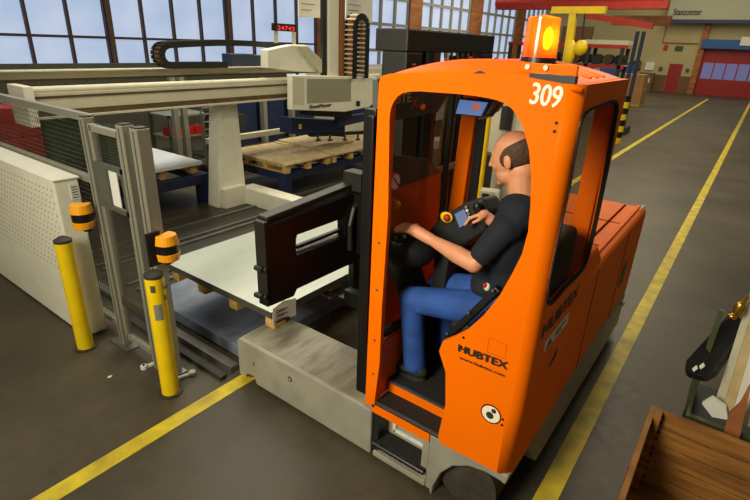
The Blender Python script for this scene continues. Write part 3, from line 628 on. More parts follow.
B(2.27, 2.5, 1.06, 1.54, .03, .42).build('recess_back', 'chassis', tr)
for y in (1.085, 1.47): B(XF+.02, 2.27, y, y+.045, .04, .40).build('recess_cheek', 'mast' if y > 1.3 else 'chassis', tr)
for z0, z1 in ((.2, .225), (.36, .385)): B(2.25, 2.27, 1.16, 1.42, z0, z1).build('recess_frame', 'white', tr, .004)
for y in (1.16, 1.40): B(2.25, 2.27, y, y+.025, .2, .385).build('recess_frame', 'white', tr, .004)
s = B(XF-.01, 2.27, 1.09, 1.49, .135, .165).build('entry_step', 'grit', tr, .008); MB().cyl((XF-.005, 1.09, .15), (XF-.005, 1.49, .15), .018, n=12).build('step_nose', 'black', s)
B(XF, 2.27, 1.08, 1.50, .03, .075).build('lower_sill', 'chassis', tr, .01)
# wheels
for x, y in ((2.3, .83), (4.8, .85), (2.36, 2.55), (4.8, 2.55)):
    r = .19 if y < 1 else .13
    w_ = thing('x', '', '', (0, 0, 0)) if False else MB().cyl((x-.1, y, r), (x+.12, y, r), r, n=36).build('wheel', 'tyre', tr, .02, smooth=True)
    if x > 3: MB().cyl((x-.105, y, r), (x-.1, y, r), r*.55, n=24).build('wheel_hub', 'chassis', w_)
# cab front panel (X = XF) with opening
inner = [(388, 215), (389, 150), (389.5, 118), (390.8, 109), (393.5, 102), (397.5, 96.5), (403, 93), (410, 91.6), (420, 91.3), (458, 94), (475, 96), (488, 98), (498, 100.5), (506, 104), (512, 109), (517, 115.5), (520.5, 122), (524, 131), (529, 150), (531, 175), (530.5, 205), (528, 232), (522, 254), (513, 272), (500, 295), (484, 315), (466, 331), (452, 337.5), (443, 341), (439, 351), (442, 361), (445.5, 372), (445.5, 404), (438, 436)]
inner = [yz(*p) for p in inner]
zt = 2.53; rc = .07
def outer_for(i):
    pass
left_in_bottom = yz(374, 402)
bm_ = MB()
# build as polygon: outline with slit (concave polygon, triangulated)
ys0 = YS+rc
out = [(ys0, .44)]
poly = [(ys0, .45), (1.0, .44), (inner[-1][0], inner[-1][1]-.005)] + inner[::-1] + [(1.478, 1.2), (1.475, .8), (1.50, .49), (1.50, .44), (1.575, .435), (1.565, 2.46), (1.55, 2.495), (1.5, 2.51), (1.1, 2.545), (.8, 2.54), (ys0, 2.525)]
def ztop(y):
    k = [(.57, 2.52), (.8, 2.54), (1.1, 2.545), (1.5, 2.51), (1.57, 2.47)]
    for (a, za), (b, zb) in zip(k, k[1:]):
        if y <= b: return za+(zb-za)*max(0, (y-a))/(b-a)
    return 2.47
from mathutils.geometry import tessellate_polygon
fp = MB(); vs = [fp.bm.verts.new((XF, y, z)) for y, z in poly]
for tri in tessellate_polygon([[Vector((y, z, 0)) for y, z in poly]]):
    try: fp.bm.faces.new([vs[i] for i in tri])
    except ValueError: pass

# right edge (corner) continues as a curved strip into side
fo = fp.build('cab_front_panel', 'orange', tr, solid=0); md = fo.modifiers.new('so', 'SOLIDIFY'); md.thickness = .03; md.offset = 1 if False else -1
# make sure thickness goes inwards (+X)
fo.data.update(); 
if fo.data.polygons[0].normal.x > 0:
    fo.data.flip_normals()
cs = MB(); rows = []
for k in range(9):
    a = PI/2*k/8; x = XF+rc-rc*math.cos(a); y = YS+rc-rc*math.sin(a)
    rows.append([(x, y, z) for z in (.45, .9, 1.6, 2.2, 2.525)])
cs.grid(rows); co = cs.build('cab_corner', 'orange', tr, smooth='all'); md = co.modifiers.new('so', 'SOLIDIFY'); md.thickness = .03; md.offset = -1
if co.data.polygons[0].normal.x > 0: co.data.flip_normals()
# side panel with window hole
wpx = [(598, 105), (610, 100.5), (616, 100.5), (618, 106), (616, 120), (604, 188), (592, 243), (586, 264), (578, 276), (564, 290), (553, 303), (548, 305), (547, 298), (549, 280), (558, 235), (568, 190), (575, 150), (580, 122), (587, 110)]
wxz = [(P(x, y, Y=YS).x, P(x, y, Y=YS).z) for x, y in wpx]
def xz(pts, y): return [Vector((x, y, z)) for x, z in pts]
cxw = sum(p[0] for p in wxz)/len(wxz); czw = sum(p[1] for p in wxz)/len(wxz)
X0, X1 = XF+rc, 2.97
def to_rect(p):
    dx, dz = p[0]-cxw, p[1]-czw
    hw0, hw1, h0, h1 = X0-cxw, X1-cxw, .45-czw, 2.525-czw
    ts = []
    if dx > 1e-6: ts.append(hw1/dx)
    if dx < -1e-6: ts.append(hw0/dx)
    if dz > 1e-6: ts.append(h1/dz)
    if dz < -1e-6: ts.append(h0/dz)
    t_ = min(ts); return (cxw+dx*t_, czw+dz*t_)
wcv = [(v.x, v.z) for v in catmull([(x, 0, z) for x, z in wxz], 4)]
# densify with explicit corner rays
rect = [to_rect(p) for p in wcv]
for cxr, czr in ((X0, .45), (X1, .45), (X1, 2.525), (X0, 2.525)):
    k = min(range(len(rect)), key=lambda i: (rect[i][0]-cxr)**2+(rect[i][1]-czr)**2); rect[k] = (cxr, czr)
sp = MB().ring(xz(rect, YS), xz(wcv, YS), (0, .03, 0)).build('cab_side_panel', 'orange', tr)
inn = [(cxw+(x-cxw)*.95, czw+(z-czw)*.975) for x, z in wcv]
MB().ring(xz(wcv, YS-.006), xz(inn, YS-.006), (0, .02, 0)).build('window_seal', 'rubber', tr)
MB().prism(xz(inn, YS+.012), (0, .005, 0)).build('side_window', 'glass2', tr)
# roof
rf = MB(); rows = []
def roofz(x, y):
    s_ = (y-YS)/1.0; t_ = min(1, max(0, (x-XF)/.2)); dome = math.sin(PI*min(1, max(0, s_*.98+.01)))**.85
    return ztop(y)*(1-t_)-.004+t_*(2.512+.09*dome)
for i in range(13):
    x = XF+.004+(.84)*i/12; rows.append([(x, YS+.005+.99*j/20, roofz(x, YS+.99*j/20)) for j in range(21)])
rf.grid(rows); ro = rf.build('cab_roof', 'orange', tr, smooth='all'); md = ro.modifiers.new('so', 'SOLIDIFY'); md.thickness = .02; md.offset = -1 if ro.data.polygons[0].normal.z > 0 else 1
for x in (2.5, 2.62, 2.74):
    MB().bar((x, YS+.07, roofz(x, YS+.07)-.008), (x, .93, roofz(x, .93)-.008), .03, .03).build('roof_rib', 'orange', tr, .006)
B(XF+.02, XF+.06, YS+.04, .8, 2.51, 2.556).build('roof_gap', 'black', tr)
B(XF+.10, XF+.12, YS+.06, .88, 2.54, 2.594).build('roof_bracket', 'orange', tr, .006)
for y in (.76, .84): a = Vector((XF+.1, y, 2.578)); MB().cyl(a+Vector((-.012, 0, 0)), a, .011, n=12).build('bolt', 'white', tr)
for x, y in ((414, 69), (445, 69), (470, 66), (495, 65)):
    a = P(x, y, X=2.3); a.z = roofz(a.x, a.y)+.012; MB().cyl(a, a+Vector((0, 0, .006)), .008, n=8).build('bolt', 'reddoor', tr)
a = P(480, 72, X=XF-.002); MB().prism([(XF-.003, a.y-.03, a.z-.004), (XF-.003, a.y+.035, a.z-.008), (XF-.003, a.y, a.z+.007)], (.003, 0, 0)).build('notch', 'txt', tr)
# holes, labels on front panel
def front_disc(x, y, r, m_, nm, dx=0): a = P(x, y, X=XF); MB().cyl((XF-.002-dx, a.y, a.z), (XF-dx, a.y, a.z), r, n=28).build(nm, m_, tr)
for x, y in ((556.5, 123), (554.5, 131.5), (463.5, 337.5), (461.5, 347), (503, 419.5), (502, 425)): front_disc(x, y, .0075, 'black', 'bolt_hole')
front_disc(491, 414, .06, 'seam', 'prohibition_sticker'); front_disc(491, 414, .052, 'txtw', 'prohibition_sticker', .001)
front_disc(490, 415, .022, 'cap', 'prohibition_pictogram', .002); front_disc(494, 411, .014, 'cap', 'prohibition_pictogram', .002)
def ftext(body, p0, h, wpx, m_, shear=0, bold=0, nm='lettering', slope=0):
    a = P(*p0, X=XF-.002); b = P(*wpx, X=XF-.002); return text(nm, body, tr, a, b-a, (0, 0, 1), h, m_, (b-a).length, shear, bold)
ftext('309', (529.5, 103.5), .085, (560, 108.5), 'txtw', .1, .02, 'fleet_number')
ftext('HUBTEX', (458.5, 351), .042, (507, 369.5), 'txt', 0, .07, 'maker_lettering'); ftext('www.hubtex.com', (459.5, 358.5), .017, (504.5, 377), 'txt', 0, .05, 'web_lettering')
fr = [yz(x, y) for x, y in ((489, 338), (507, 345), (505.5, 359), (487, 352))]
MB().ring([(XF-.001, y, z) for y, z in fr], [(XF-.001, y*.97+fr[0][0]*.0+.03*(sum(q[0] for q in fr)/4), z*.97+.03*(sum(q[1] for q in fr)/4)) for y, z in fr], (.001, 0, 0)).build('hatch_outline', 'reddoor', tr)
# lettering on side panel
def stext(body, p0, p1, h, m_, nm, shear=0): 
    a = P(*p0, Y=YS-.002); b = P(*p1, Y=YS-.002); b.z = a.z; return text(nm, body, tr, a, (1, 0, 0), (0, 0, 1), h, m_, (b-a).length, shear, .05)
stext('HUBTEX', (541.5, 339), (576, 301), .075, 'txt', 'maker_lettering')
a = P(543, 354, Y=YS-.002); b = P(566, 328, Y=YS-.002); st = B(a.x, b.x, YS-.003, YS-.001, a.z, a.z+.075).build('warning_sticker', 'paper', tr)
MB().prism([(a.x+.03, YS-.004, a.z+.01), (a.x+.13, YS-.004, a.z+.01), (a.x+.08, YS-.004, a.z+.065)], (0, .001, 0)).build('warning_triangle', 'txt', st)
m = MB(); m.box(a.x+.17, b.x-.05, YS-.004, YS-.003, a.z+.04, a.z+.052); m.box(a.x+.17, b.x-.12, YS-.004, YS-.003, a.z+.018, a.z+.03); m.build('print', 'txt', st)
a = P(548, 368, Y=YS); b = P(556, 354, Y=YS); MB().prism([(a.x, YS-.003, a.z), (b.x, YS-.003, b.z-.02), (b.x, YS-.003, b.z+.05), (a.x+.1, YS-.003, a.z+.07)], (0, .002, 0)).build('handle_slot', 'black', tr)
# rear body / hood
rb = B(2.97, 5.05, YS, 1.56, .46, 1.34).build('rear_body', 'orange', tr, .04, seg=3)
m = MB().prism([(2.98, YS+.01, 1.3), (2.98, YS+.01, 1.52), (3.25, YS+.01, 1.50), (3.42, YS+.01, 1.385), (3.42, YS+.01, 1.3)], (0, .9, 0)).build('hood_rise', 'orange', tr, .03)
for x in (3.7, 4.35): B(x, x+.012, YS+.08, 1.5, 1.338, 1.343).build('lid_seam', 'seam', rb)
B(3.0, 4.98, .74, .76, 1.338, 1.343).build('lid_seam', 'seam', rb); B(3.05, 5.0, YS+.05, YS+.09, 1.335, 1.36).build('edge_rail', 'orange', rb, .01)
for x in (3.35, 4.3): B(x, x+.015, YS-.002, YS+.001, .5, 1.3).build('door_seam', 'seam', rb)
B(4.45, 4.6, YS-.006, YS, .75, .95).build('latch', 'black', rb); 
a = P(608, 342, Y=YS); MB().ball((4.85, YS-.02, .42), (.03, .02, .03)).build('side_lamp', 'white', rb, smooth='all')
for x in (4.9, 4.97): MB().cyl((x, YS+.03, 1.35), (x, YS+.03, 1.37), .012, n=10).build('bolt', 'white', rb)
# cab interior
B(2.30, 2.95, .62, 1.55, .53, .56).build('cab_floor', 'grit', tr); B(2.29, 2.305, .98, 1.5, .46, .56).build('step_riser', 'orange', tr)
B(XF+.005, 2.31, 1.0, 1.50, .462, .478).build('step_tread', 'grit', tr); MB().bar((2.29, 1.0, .561), (2.29, 1.5, .561), .02, .012).build('step_edge', 'steel', tr); MB().bar((XF+.012, 1.0, .48), (XF+.012, 1.5, .48), .016, .01).build('step_edge', 'steel', tr)
B(XF+.03, 2.95, 1.52, 1.55, .46, .88).build('front_wall_lower', 'orange_dark', tr, .01)
# front glass (Y=1.55)
gl = rrect(XF+.06, 2.90, .90, 2.47, .10); gi = rrect(XF+.085, 2.875, .925, 2.445, .085)
MB().ring([(x, 1.53, z) for x, z in gl], [(x, 1.53, z) for x, z in gi], (0, .03, 0)).build('windscreen_seal', 'rubber', tr); MB().prism([(x, 1.545, z) for x, z in gi], (0, .005, 0)).build('windscreen', 'glass', tr)
B(XF+.03, XF+.075, 1.50, 1.56, .46, 2.50).build('pillar', 'orange', tr, .008)
MB().bar((2.95, 1.50, .46), (2.95, 1.43, 2.5), .1, .07).build('pillar', 'orange', tr, .01); B(2.93, 2.96, 1.33, 1.38, .5, 2.5).build('pillar_trim', 'black', tr)
B(2.93, 2.96, .60, .70, .46, 2.5).build('pillar', 'orange', tr, .005); B(2.93, 2.96, .70, 1.46, 2.42, 2.52).build('header', 'black', tr); B(2.93, 2.96, .70, 1.46, .46, 1.2).build('rear_wall_lower', 'black_matt', tr)
B(XF-.02, XF+.0, 1.575, 1.62, .9, 2.3).build('grab_strip', 'black', tr, .01); B(XF+.0, XF+.05, 1.575, 1.66, .5, 2.33).build('pillar_guard', 'black', tr, .01)
for z in (1.6, 1.3, .95, .7): MB().cyl((XF-.004, 1.52, z), (XF, 1.52, z), .008, n=10).build('bolt', 'steel', tr)
a = P(389, 175, Y=1.53); MB().cyl((2.27, 1.525, 1.93), (2.27, 1.53, 1.93), .055).build('round_sticker', 'red', tr); MB().cyl((2.27, 1.523, 1.93), (2.27, 1.525, 1.93), .043).build('round_sticker', 'white', tr); MB().bar((2.24, 1.52, 1.96), (2.3, 1.52, 1.9), .012, .004).build('round_sticker', 'red', tr)
B(2.22, 2.30, 1.515, 1.52, .74, .80).build('type_plate', 'orange_dark', tr)
# seat
st = MB().box(2.42, 2.80, .72, 1.18, .98, 1.10).build('seat_cushion', 'black_matt', tr, .04, seg=3); B(2.48, 2.76, .76, 1.1, .56, .98).build('seat_base', 'black', tr, .02)
MB().box(2.42, 2.80, .62, .75, 1.1, 1.75).build('seat_back', 'black_matt', tr, .04, seg=3)
for y in (.85, .95, 1.05): MB().cyl((2.41, y, .80), (2.41, y+.08, .95), .012).build('seat_rail', 'steel', tr)
p, q = P(447, 338, X=2.24), P(500, 288, X=2.30); arm = MB().bar(p, q, .045, .06, up=(1, 0, 0)).build('armrest', 'black', tr, .012)
for x, y in ((447, 334), (468, 313), (493, 291)): a = P(x, y, X=2.205 if x < 480 else 2.25); MB().ball(a, .009, 8).build('bolt', 'steel', arm)
# console
cpts = [P(x, y, X=2.62) for x, y in ((423, 236), (440, 218), (465, 202), (482, 197), (490, 212), (486, 232), (460, 248), (430, 250))]
con = MB().prism(cpts, (.22, 0, -.03)).build('control_console', 'black_matt', tr, .02, seg=3)
cp = lambda x, y, d=.006: P(x, y, X=2.61)+Vector((-d, 0, 0))
MB().prism([cp(455, 214), cp(464, 209), cp(470, 222), cp(460, 227.5)], (.005, 0, 0)).build('display', 'screen2', con)
MB().ball(cp(447, 217), (.015, .045, .035), 14).build('emergency_stop_collar', 'yellow', con, smooth='all'); MB().ball(cp(448.5, 217, .018), (.02, .024, .024), 14).build('emergency_stop', 'red', con, smooth='all')
for i in range(6): MB().ball(cp(466.5+i*1.2, 207+i*3.4), .010, 8).build('button', 'white' if i % 2 else 'alu', con)
jb = P(478, 219, X=2.60); MB().cyl(jb, jb+Vector((-.03, 0, .06)), .012).ball(jb+Vector((-.03, 0, .08)), (.026, .026, .035), 14).build('joystick', 'black', con, smooth='all')
MB().bar(P(440, 300, X=2.7), P(450, 235, X=2.7), .1, .14).build('console_column', 'black_matt', tr)
# steering unit
sc_ = P(408, 247, X=2.52); MB().ball(sc_, (.17, .19, .13), 28).build('steering_housing', 'black_matt', tr, smooth='all')
MB().bar(sc_+Vector((.05, .1, -.05)), (2.6, 1.5, 1.0), .16, .16).build('steering_column', 'black_matt', tr, .02)
kb = P(400, 238, X=2.42)+Vector((0, 0, -.015)); MB().cyl(kb+Vector((0, 0, -.04)), kb+Vector((0, 0, .0)), .055, n=24).build('steering_knob_ring', 'steel', tr, .006); MB().ball(kb+Vector((0, 0, .012)), (.05, .05, .03), 18).build('steering_knob', 'black', tr, smooth='all')
B(2.58, 2.85, 1.38, 1.5, .56, 1.15).build('footwell_box', 'black_matt', tr, .02)
# monitor
mq = [P(x, y, X=2.42) for x, y in ((460, 99.5), (488, 102.5), (481, 116), (456, 113.5))]; cm = sum(mq, Vector())/4; mo = [cm+(p_-cm)*1.16 for p_ in mq]
mn = MB().prism(mo, (.07, -.03, 0)).build('monitor', 'black', tr, .006)
mc = MB().prism([p_+Vector((-.003, 0, 0)) for p_ in mq], (.002, 0, 0)).build('monitor_picture', 'screen', mn)
MB().ball(P(476, 107, X=2.412), (.002, .03, .02), 10).build('monitor_image', emis('pinkish picture patch', (200, 110, 110), .6), mn)
MB().prism([P(x, y, X=2.43) for x, y in ((481, 98), (497, 101), (489, 113), (478, 120))], (.12, 0, 0)).build('monitor_bracket', 'black', mn)
# mast
B(2.88, 4.2, 1.9, 2.16, 2.60, 2.74).build('mast_head', 'mast', tr, .01)
mc = B(2.88, 3.08, 1.9, 2.1, .45, 2.6).build('mast_channel', 'mast', tr, .01); B(3.98, 4.2, 1.9, 2.1, .45, 2.6).build('mast_channel', 'mast', tr, .01)
B(3.12, 3.2, 1.88, 2.05, .45, 2.6).build('inner_rail', 'black', tr); B(3.85, 3.92, 1.88, 2.05, .45, 2.6).build('inner_rail', 'black', tr)
B(3.24, 3.32, 1.9, 2.0, .45, 2.6).build('inner_rail', 'brown', tr)
MB().cyl((3.6, 1.95, .5), (3.6, 1.95, 2.58), .035).cyl((3.75, 1.95, .5), (3.75, 1.95, 2.58), .02).build('hydraulic_ram', 'mast', tr)
for k in range(6):
    x = 3.38+.09*k; MB().tube([(x, 1.9, 2.6), (x+.02, 1.86, 2.3), (x-.03, 1.86, 1.9), (x+.05, 1.9, 1.4)], .013, 6).build('hose', 'cap' if k % 2 else 'brown', tr)
a, b = P(381, 60, Y=1.84), P(455, 60, Y=1.84)
pa = MB().prism([P(x, y, Y=1.80) for x, y in ((378, 80), (452, 88), (438, 112), (408, 118), (385, 122), (378, 122))], (0, .04, 0)).build('mast_cover', 'cover', tr)
a = P(386.5, 103.5, Y=1.79); b = P(412, 106.5, Y=1.79); b.z = a.z; a0 = P(383, 103.5, Y=1.79)
text('maker_lettering', 'HUBTE', pa, P(381, 105.5, Y=1.79), (1, 0, 0), (0, 0, 1), .058, 'txtw', (P(414, 106, Y=1.79)-P(377, 105.5, Y=1.79)).x*.8, 0, .02)
text('maker_lettering', 'X', pa, P(411, 108, Y=1.785), (1, 0, 0), (0, 0, 1), .062, 'txtred', .085, 0, .03)
MB().ball(P(423, 107, Y=1.785), .02, 10).build('orange_dot', 'txtred', pa)
MB().prism([P(x, y, Y=1.72) for x, y in ((380, 130), (395, 155), (430, 160), (441, 173), (385, 192), (376, 195))], (0, .05, 0)).build('mast_guard', 'cover', tr)
MB().prism([P(x, y, Y=1.72) for x, y in ((376, 196), (385, 190), (441, 173), (440, 208), (438, 300), (376, 330))], (0, .06, 0)).build('mast_skirt', 'orange_dark', tr)
B(3.6, 3.66, 1.82, 1.84, 1.9, 2.1).build('hose_clamp', 'steel', tr); B(3.3, 3.8, 1.83, 1.86, 1.74, 1.78).build('hose_tray', 'steel', tr)
# carriage
ca = thing('x', '', '', (0, 0, 0)) if False else None
YC = 2.36
A_ = [P(*p, Y=YC) for p in ((268, 224), (372, 184), (372, 290), (330, 288), (297, 296), (268, 307))]
O_ = [(P(268, 226, Y=YC)), P(375, 186, Y=YC), P(375, 255, Y=YC), P(346, 266, Y=YC), P(297, 289, Y=YC), P(294, 296, Y=YC), P(268, 307, Y=YC), P(268, 260, Y=YC)]
I_ = [(P(297, 235, Y=YC)), P(346, 217, Y=YC), P(346, 225, Y=YC), P(346, 236, Y=YC), P(346.0, 236.5, Y=YC), P(297, 255, Y=YC), P(296, 250, Y=YC), P(296, 240, Y=YC)]
cg = MB().ring(O_, I_, (0, .09, 0)).build('fork_carriage', 'black', tr)
MB().bar(P(262, 219, Y=2.44), P(392, 168, Y=2.44), .10, .04).build('top_rail', 'mast', cg, .008); MB().bar(P(296, 247, Y=2.42), P(347, 227, Y=2.42), .03, .025).build('slot_bar', 'mast', cg)
B(A_[0].x-.035, A_[0].x, YC, YC+.10, P(268, 303, Y=YC).z, P(268, 222, Y=YC).z).build('end_plate', 'mast', cg, .006)
for y in (268, 295): a = P(262, y, Y=YC+.03); MB().cyl(a+Vector((-.02, -.03, 0)), a+Vector((-.02, .04, 0)), .02, n=12).ball(a+Vector((0, -.03, -.005)), .018, 10).build('hinge_knob', 'mast', cg)
for x0 in (362, 370): a = P(x0, 190, Y=YC-.05); B(a.x-.03, a.x+.09, YC-.06, YC+.12, a.z-.02, a.z+.1+(370-x0)*.004).build('cross_block', 'mast', cg, .006)
for x in (3.08, 3.9):
    fk = B(x, x+.13, 2.46, 2.52, .49, 1.45).build('fork', 'black', tr, .008); B(x, x+.13, 2.52, 4.1, .44, .485).build('fork_blade', 'black', fk)
for x in (2.95, 4.2): MB().bar((x, 2.1, .62), (x, 2.42, .62), .08, .14).build('reach_arm', 'black', tr)
MB().bar((3.0, 2.12, 1.3), (3.0, 2.4, 1.3), .12, .5).build('carriage_bracket', 'black', tr)
pth = [P(x, y, Y=2.34) for x, y in ((350, 250), (350, 225), (354, 208), (362, 198), (372, 194))]; MB().tube(pth, .022, 8).build('hose', 'mast', tr)
# beacon
bc = Vector((2.55, .915, 2.588)); be = MB().cyl(bc+Vector((0, 0, -.02)), bc+Vector((0, 0, .025)), .086, .082, n=32).build('beacon_base', 'black', tr)
lensm = bpy.data.materials.new('orange beacon lens'); lensm.use_nodes = True; nt = lensm.node_tree; nt.nodes.clear()
o_ = nt.nodes.new('ShaderNodeOutputMaterial'); mx = nt.nodes.new('ShaderNodeMixShader'); mx.inputs[0].default_value = .6; mx2 = nt.nodes.new('ShaderNodeMixShader'); mx2.inputs[0].default_value = .12
tp = nt.nodes.new('ShaderNodeBsdfTransparent'); tp.inputs[0].default_value = (1, .34, .03, 1); tl = nt.nodes.new('ShaderNodeBsdfTranslucent'); tl.inputs[0].default_value = (1, .28, .01, 1); gs = nt.nodes.new('ShaderNodeBsdfGlossy'); gs.inputs['Roughness'].default_value = .1
nt.links.new(tp.outputs[0], mx.inputs[1]); nt.links.new(tl.outputs[0], mx.inputs[2]); nt.links.new(mx.outputs[0], mx2.inputs[1]); nt.links.new(gs.outputs[0], mx2.inputs[2]); nt.links.new(mx2.outputs[0], o_.inputs[0])
MB().cyl(bc+Vector((0, 0, .025)), bc+Vector((0, 0, .2)), .082, .074, n=32, cap=False).grid([[bc+Vector((r*math.cos(2*PI*k/32), r*math.sin(2*PI*k/32), .2+(.074-r)*.18)) for k in range(33)] for r in (.074, .05, .03, .001)]).build('beacon_lens', lensm, tr, smooth=True)
MB().ball(bc+Vector((-.01, -.035, .11)), (.022, .022, .05), 14).build('beacon_bulb', 'bulb', tr, smooth='all')
MB().grid([[bc+Vector((.03+.03*math.cos(a), .06*math.sin(a), z)) for a in [PI*.5+PI*k/8-PI for k in range(9)]] for z in (.03, .19)]).build('beacon_reflector', 'orange_dark', tr)

# ================================================================ DRIVER
def cap(mb, p, q, r0, r1, n=14): mb.cyl(p, q, r0, r1, n=n); mb.ball(p, r0, n); mb.ball(q, r1, n)
def blob(mb, name, m_, parent, vox, sm=6):
    o = mb.build(name, m_, parent, smooth='all')
    r = o.modifiers.new('rm', 'REMESH'); r.mode = 'VOXEL'; r.voxel_size = vox; r.use_smooth_shade = True
    s_ = o.modifiers.new('sm', 'SMOOTH'); s_.factor = .5; s_.iterations = sm; return o
dv = thing('person', 'bald man in navy t-shirt and blue trousers sitting in forklift cab', 'person', (2.6, .95, .56))
hipN, hipF = Vector((2.50, .93, 1.22)), Vector((2.72, .93, 1.22))
kneeN = P(412, 299, X=2.42); kneeF = Vector((2.74, kneeN.y-.02, kneeN.z))
ankN = P(415, 362, X=2.44); ankF = Vector((2.76, ankN.y-.05, ankN.z))
shN = P(505, 229, X=2.44); shF = Vector((2.78, shN.y+.03, shN.z))
elN = P(474, 264, X=2.34); wrN = P(430, 239, X=2.38)
neck = P(522, 193, X=2.61); head = P(513, 158, X=2.61)
chest = Vector((2.61, (shN.y+hipN.y)/2-.0, (shN.z+hipN.z)/2+.12))
hc = head.copy()
hr = Matrix.Rotation(math.radians(-16), 3, 'X') @ Matrix.Rotation(math.radians(-4), 3, 'Z')   # look down a little
def hp_(x, y, z): return hc + hr @ Vector((x, y, z))
bd = MB()
K = 1.18
def hball(x, y, z, rx, ry, rz, n=20): bd.ball(hp_(x*K, y*K, z*K), (rx*K, ry*K, rz*K), n, hr)
hball(0, -.012, .035, .077, .098, .088); hball(0, .03, .0, .066, .075, .085); hball(0, .035, -.07, .056, .055, .05)
hball(0, .072, -.102, .028, .022, .020); hball(0, .088, .03, .045, .014, .012); hball(0, -.03, -.06, .06, .07, .07)
bd.bm.verts.ensure_lookup_table()
cap(bd, Vector(hp_(0, .096*K, .02*K)), hp_(0, .119*K, -.02*K), .009*K, .011*K); hball(0.011, .108, -.022, .009, .010, .007, 10); hball(-.011, .108, -.022, .009, .010, .007, 10)
hball(0, .087, -.058, .024, .013, .007, 12); hball(0, .085, -.070, .02, .012, .007, 12)
for sx in (-1, 1): hball(.081*sx, -.012, -.008, .010, .021, .034, 12); hball(.035*sx, .07, -.02, .022, .02, .022, 12)
cap(bd, neck+Vector((0, -.01, -.08)), hp_(0, -.035*K, -.05*K), .078, .068)
bd.ball(chest, (.17, .11, .24), 16); cap(bd, Vector((2.61, .93, 1.26)), chest, .13, .14)
cap(bd, hipN, kneeN, .07, .06); cap(bd, hipF, kneeF, .07, .06); cap(bd, kneeN, ankN, .055, .04); cap(bd, kneeF, ankF, .055, .04)
cap(bd, shN, elN, .056, .046); cap(bd, elN, elN.lerp(wrN, .35), .05, .052); cap(bd, elN.lerp(wrN, .35), wrN, .052, .031)
# near hand closed over the knob
def hand(w, palm_c, fdir, side, n=4, s=1.15, curl=1.0, thumb=1):
    """w wrist, palm centre, finger direction, side = from index to little"""
    fdir = fdir.normalized(); side = side.normalized(); dn = fdir.cross(side).normalized()
    if dn.z > 0: dn = -dn
    bd.ball(palm_c, (1, 1, 1) if False else (.036*s, .036*s, .022*s), 12)
    cap(bd, w, palm_c, .029*s, .030*s)
    for i in range(4):
        b = palm_c+fdir*.028*s+side*(i-1.5)*.0185*s; L = (.040, .046, .043, .034)[i]*s
        cap(bd, palm_c+side*(i-1.5)*.012*s, b, .014*s, .0105*s, 8)
        d1 = (fdir+dn*.35*curl).normalized(); k1 = b+d1*L; d2 = (fdir+dn*1.0*curl).normalized(); k2 = k1+d2*L*.62; d3 = (fdir*.6+dn*1.3*curl).normalized(); k3 = k2+d3*L*.45
        cap(bd, b, k1, .0105*s, .0095*s, 8); cap(bd, k1, k2, .0095*s, .0085*s, 8); cap(bd, k2, k3, .0085*s, .0075*s, 8)
    tb = palm_c-side*.03*s*thumb-fdir*.005; t1 = tb+(fdir*.5-side*.7*thumb+dn*.4).normalized()*.04*s; t2 = t1+(fdir*.9+dn*.5).normalized()*.032*s
    cap(bd, palm_c-fdir*.015*s, tb, .017*s, .014*s, 8); cap(bd, tb, t1, .0135*s, .011*s, 8); cap(bd, t1, t2, .011*s, .009*s, 8)
pc = P(414, 231.5, X=2.385)+Vector((0, 0, .01)); hand(wrN, pc, Vector((-.08, 1, .06)), Vector((-.95, -.1, -.3)), s=1.25, curl=.55, thumb=1)
elF = Vector((2.80, 1.06, 1.56)); wrF = P(492, 221, X=2.58); cap(bd, shF, elF, .056, .046); cap(bd, elF, wrF, .048, .032)
pf = P(484, 215.5, X=2.56); hand(wrF, pf, Vector((-.1, 1, -.1)), Vector((.9, .3, -.2)), curl=1.2, thumb=1)
blob(bd, 'body', 'skin', dv, .0065, 4)
# hair: band round back and sides, thin shell over the cranium back
hb = MB()
def hb_(x, y, z, rx, ry, rz): hb.ball(hp_(x*K, y*K, z*K), (rx*K, ry*K, rz*K), 20, hr)
bmh = hb.bm
rows = []
for i in range(15):
    v = i/14
    row = []
    for j in range(33):
        vv = min(1, i/9); ed = 30*(1-vv)**2*0+18*max(0, (i-6)/8)**1.5; a = math.radians(-206+ed+(232-2*ed)*j/32)   # from the left temple round the back to the right temple
        bk = max(0, math.sin(math.pi*j/32)); el = math.radians(-48+(58+26*bk**.7)*v)
        ca_, sa_ = math.cos(a), math.sin(a)
        row.append(hp_(.0*K+.0805*K*math.cos(el)*ca_, (-.012+.1015*math.cos(el)*sa_)*K, (.030+.0925*math.sin(el))*K))
    rows.append(row)
hb.grid(rows); ho = hb.build('hair', 'hair', dv, smooth='all'); md = ho.modifiers.new('so', 'SOLIDIFY'); md.thickness = .008; md.offset = 0
for sx in (-1, 1): MB().ball(hp_(.03*sx*K, .090*K, .012*K), (.012, .008, .007), 10).build('eye', 'white', dv, smooth='all'); MB().bar(hp_(.014*sx*K, .100*K, .032*K), hp_(.05*sx*K, .084*K, .034*K), .008, .012).build('eyebrow', 'hair', dv)
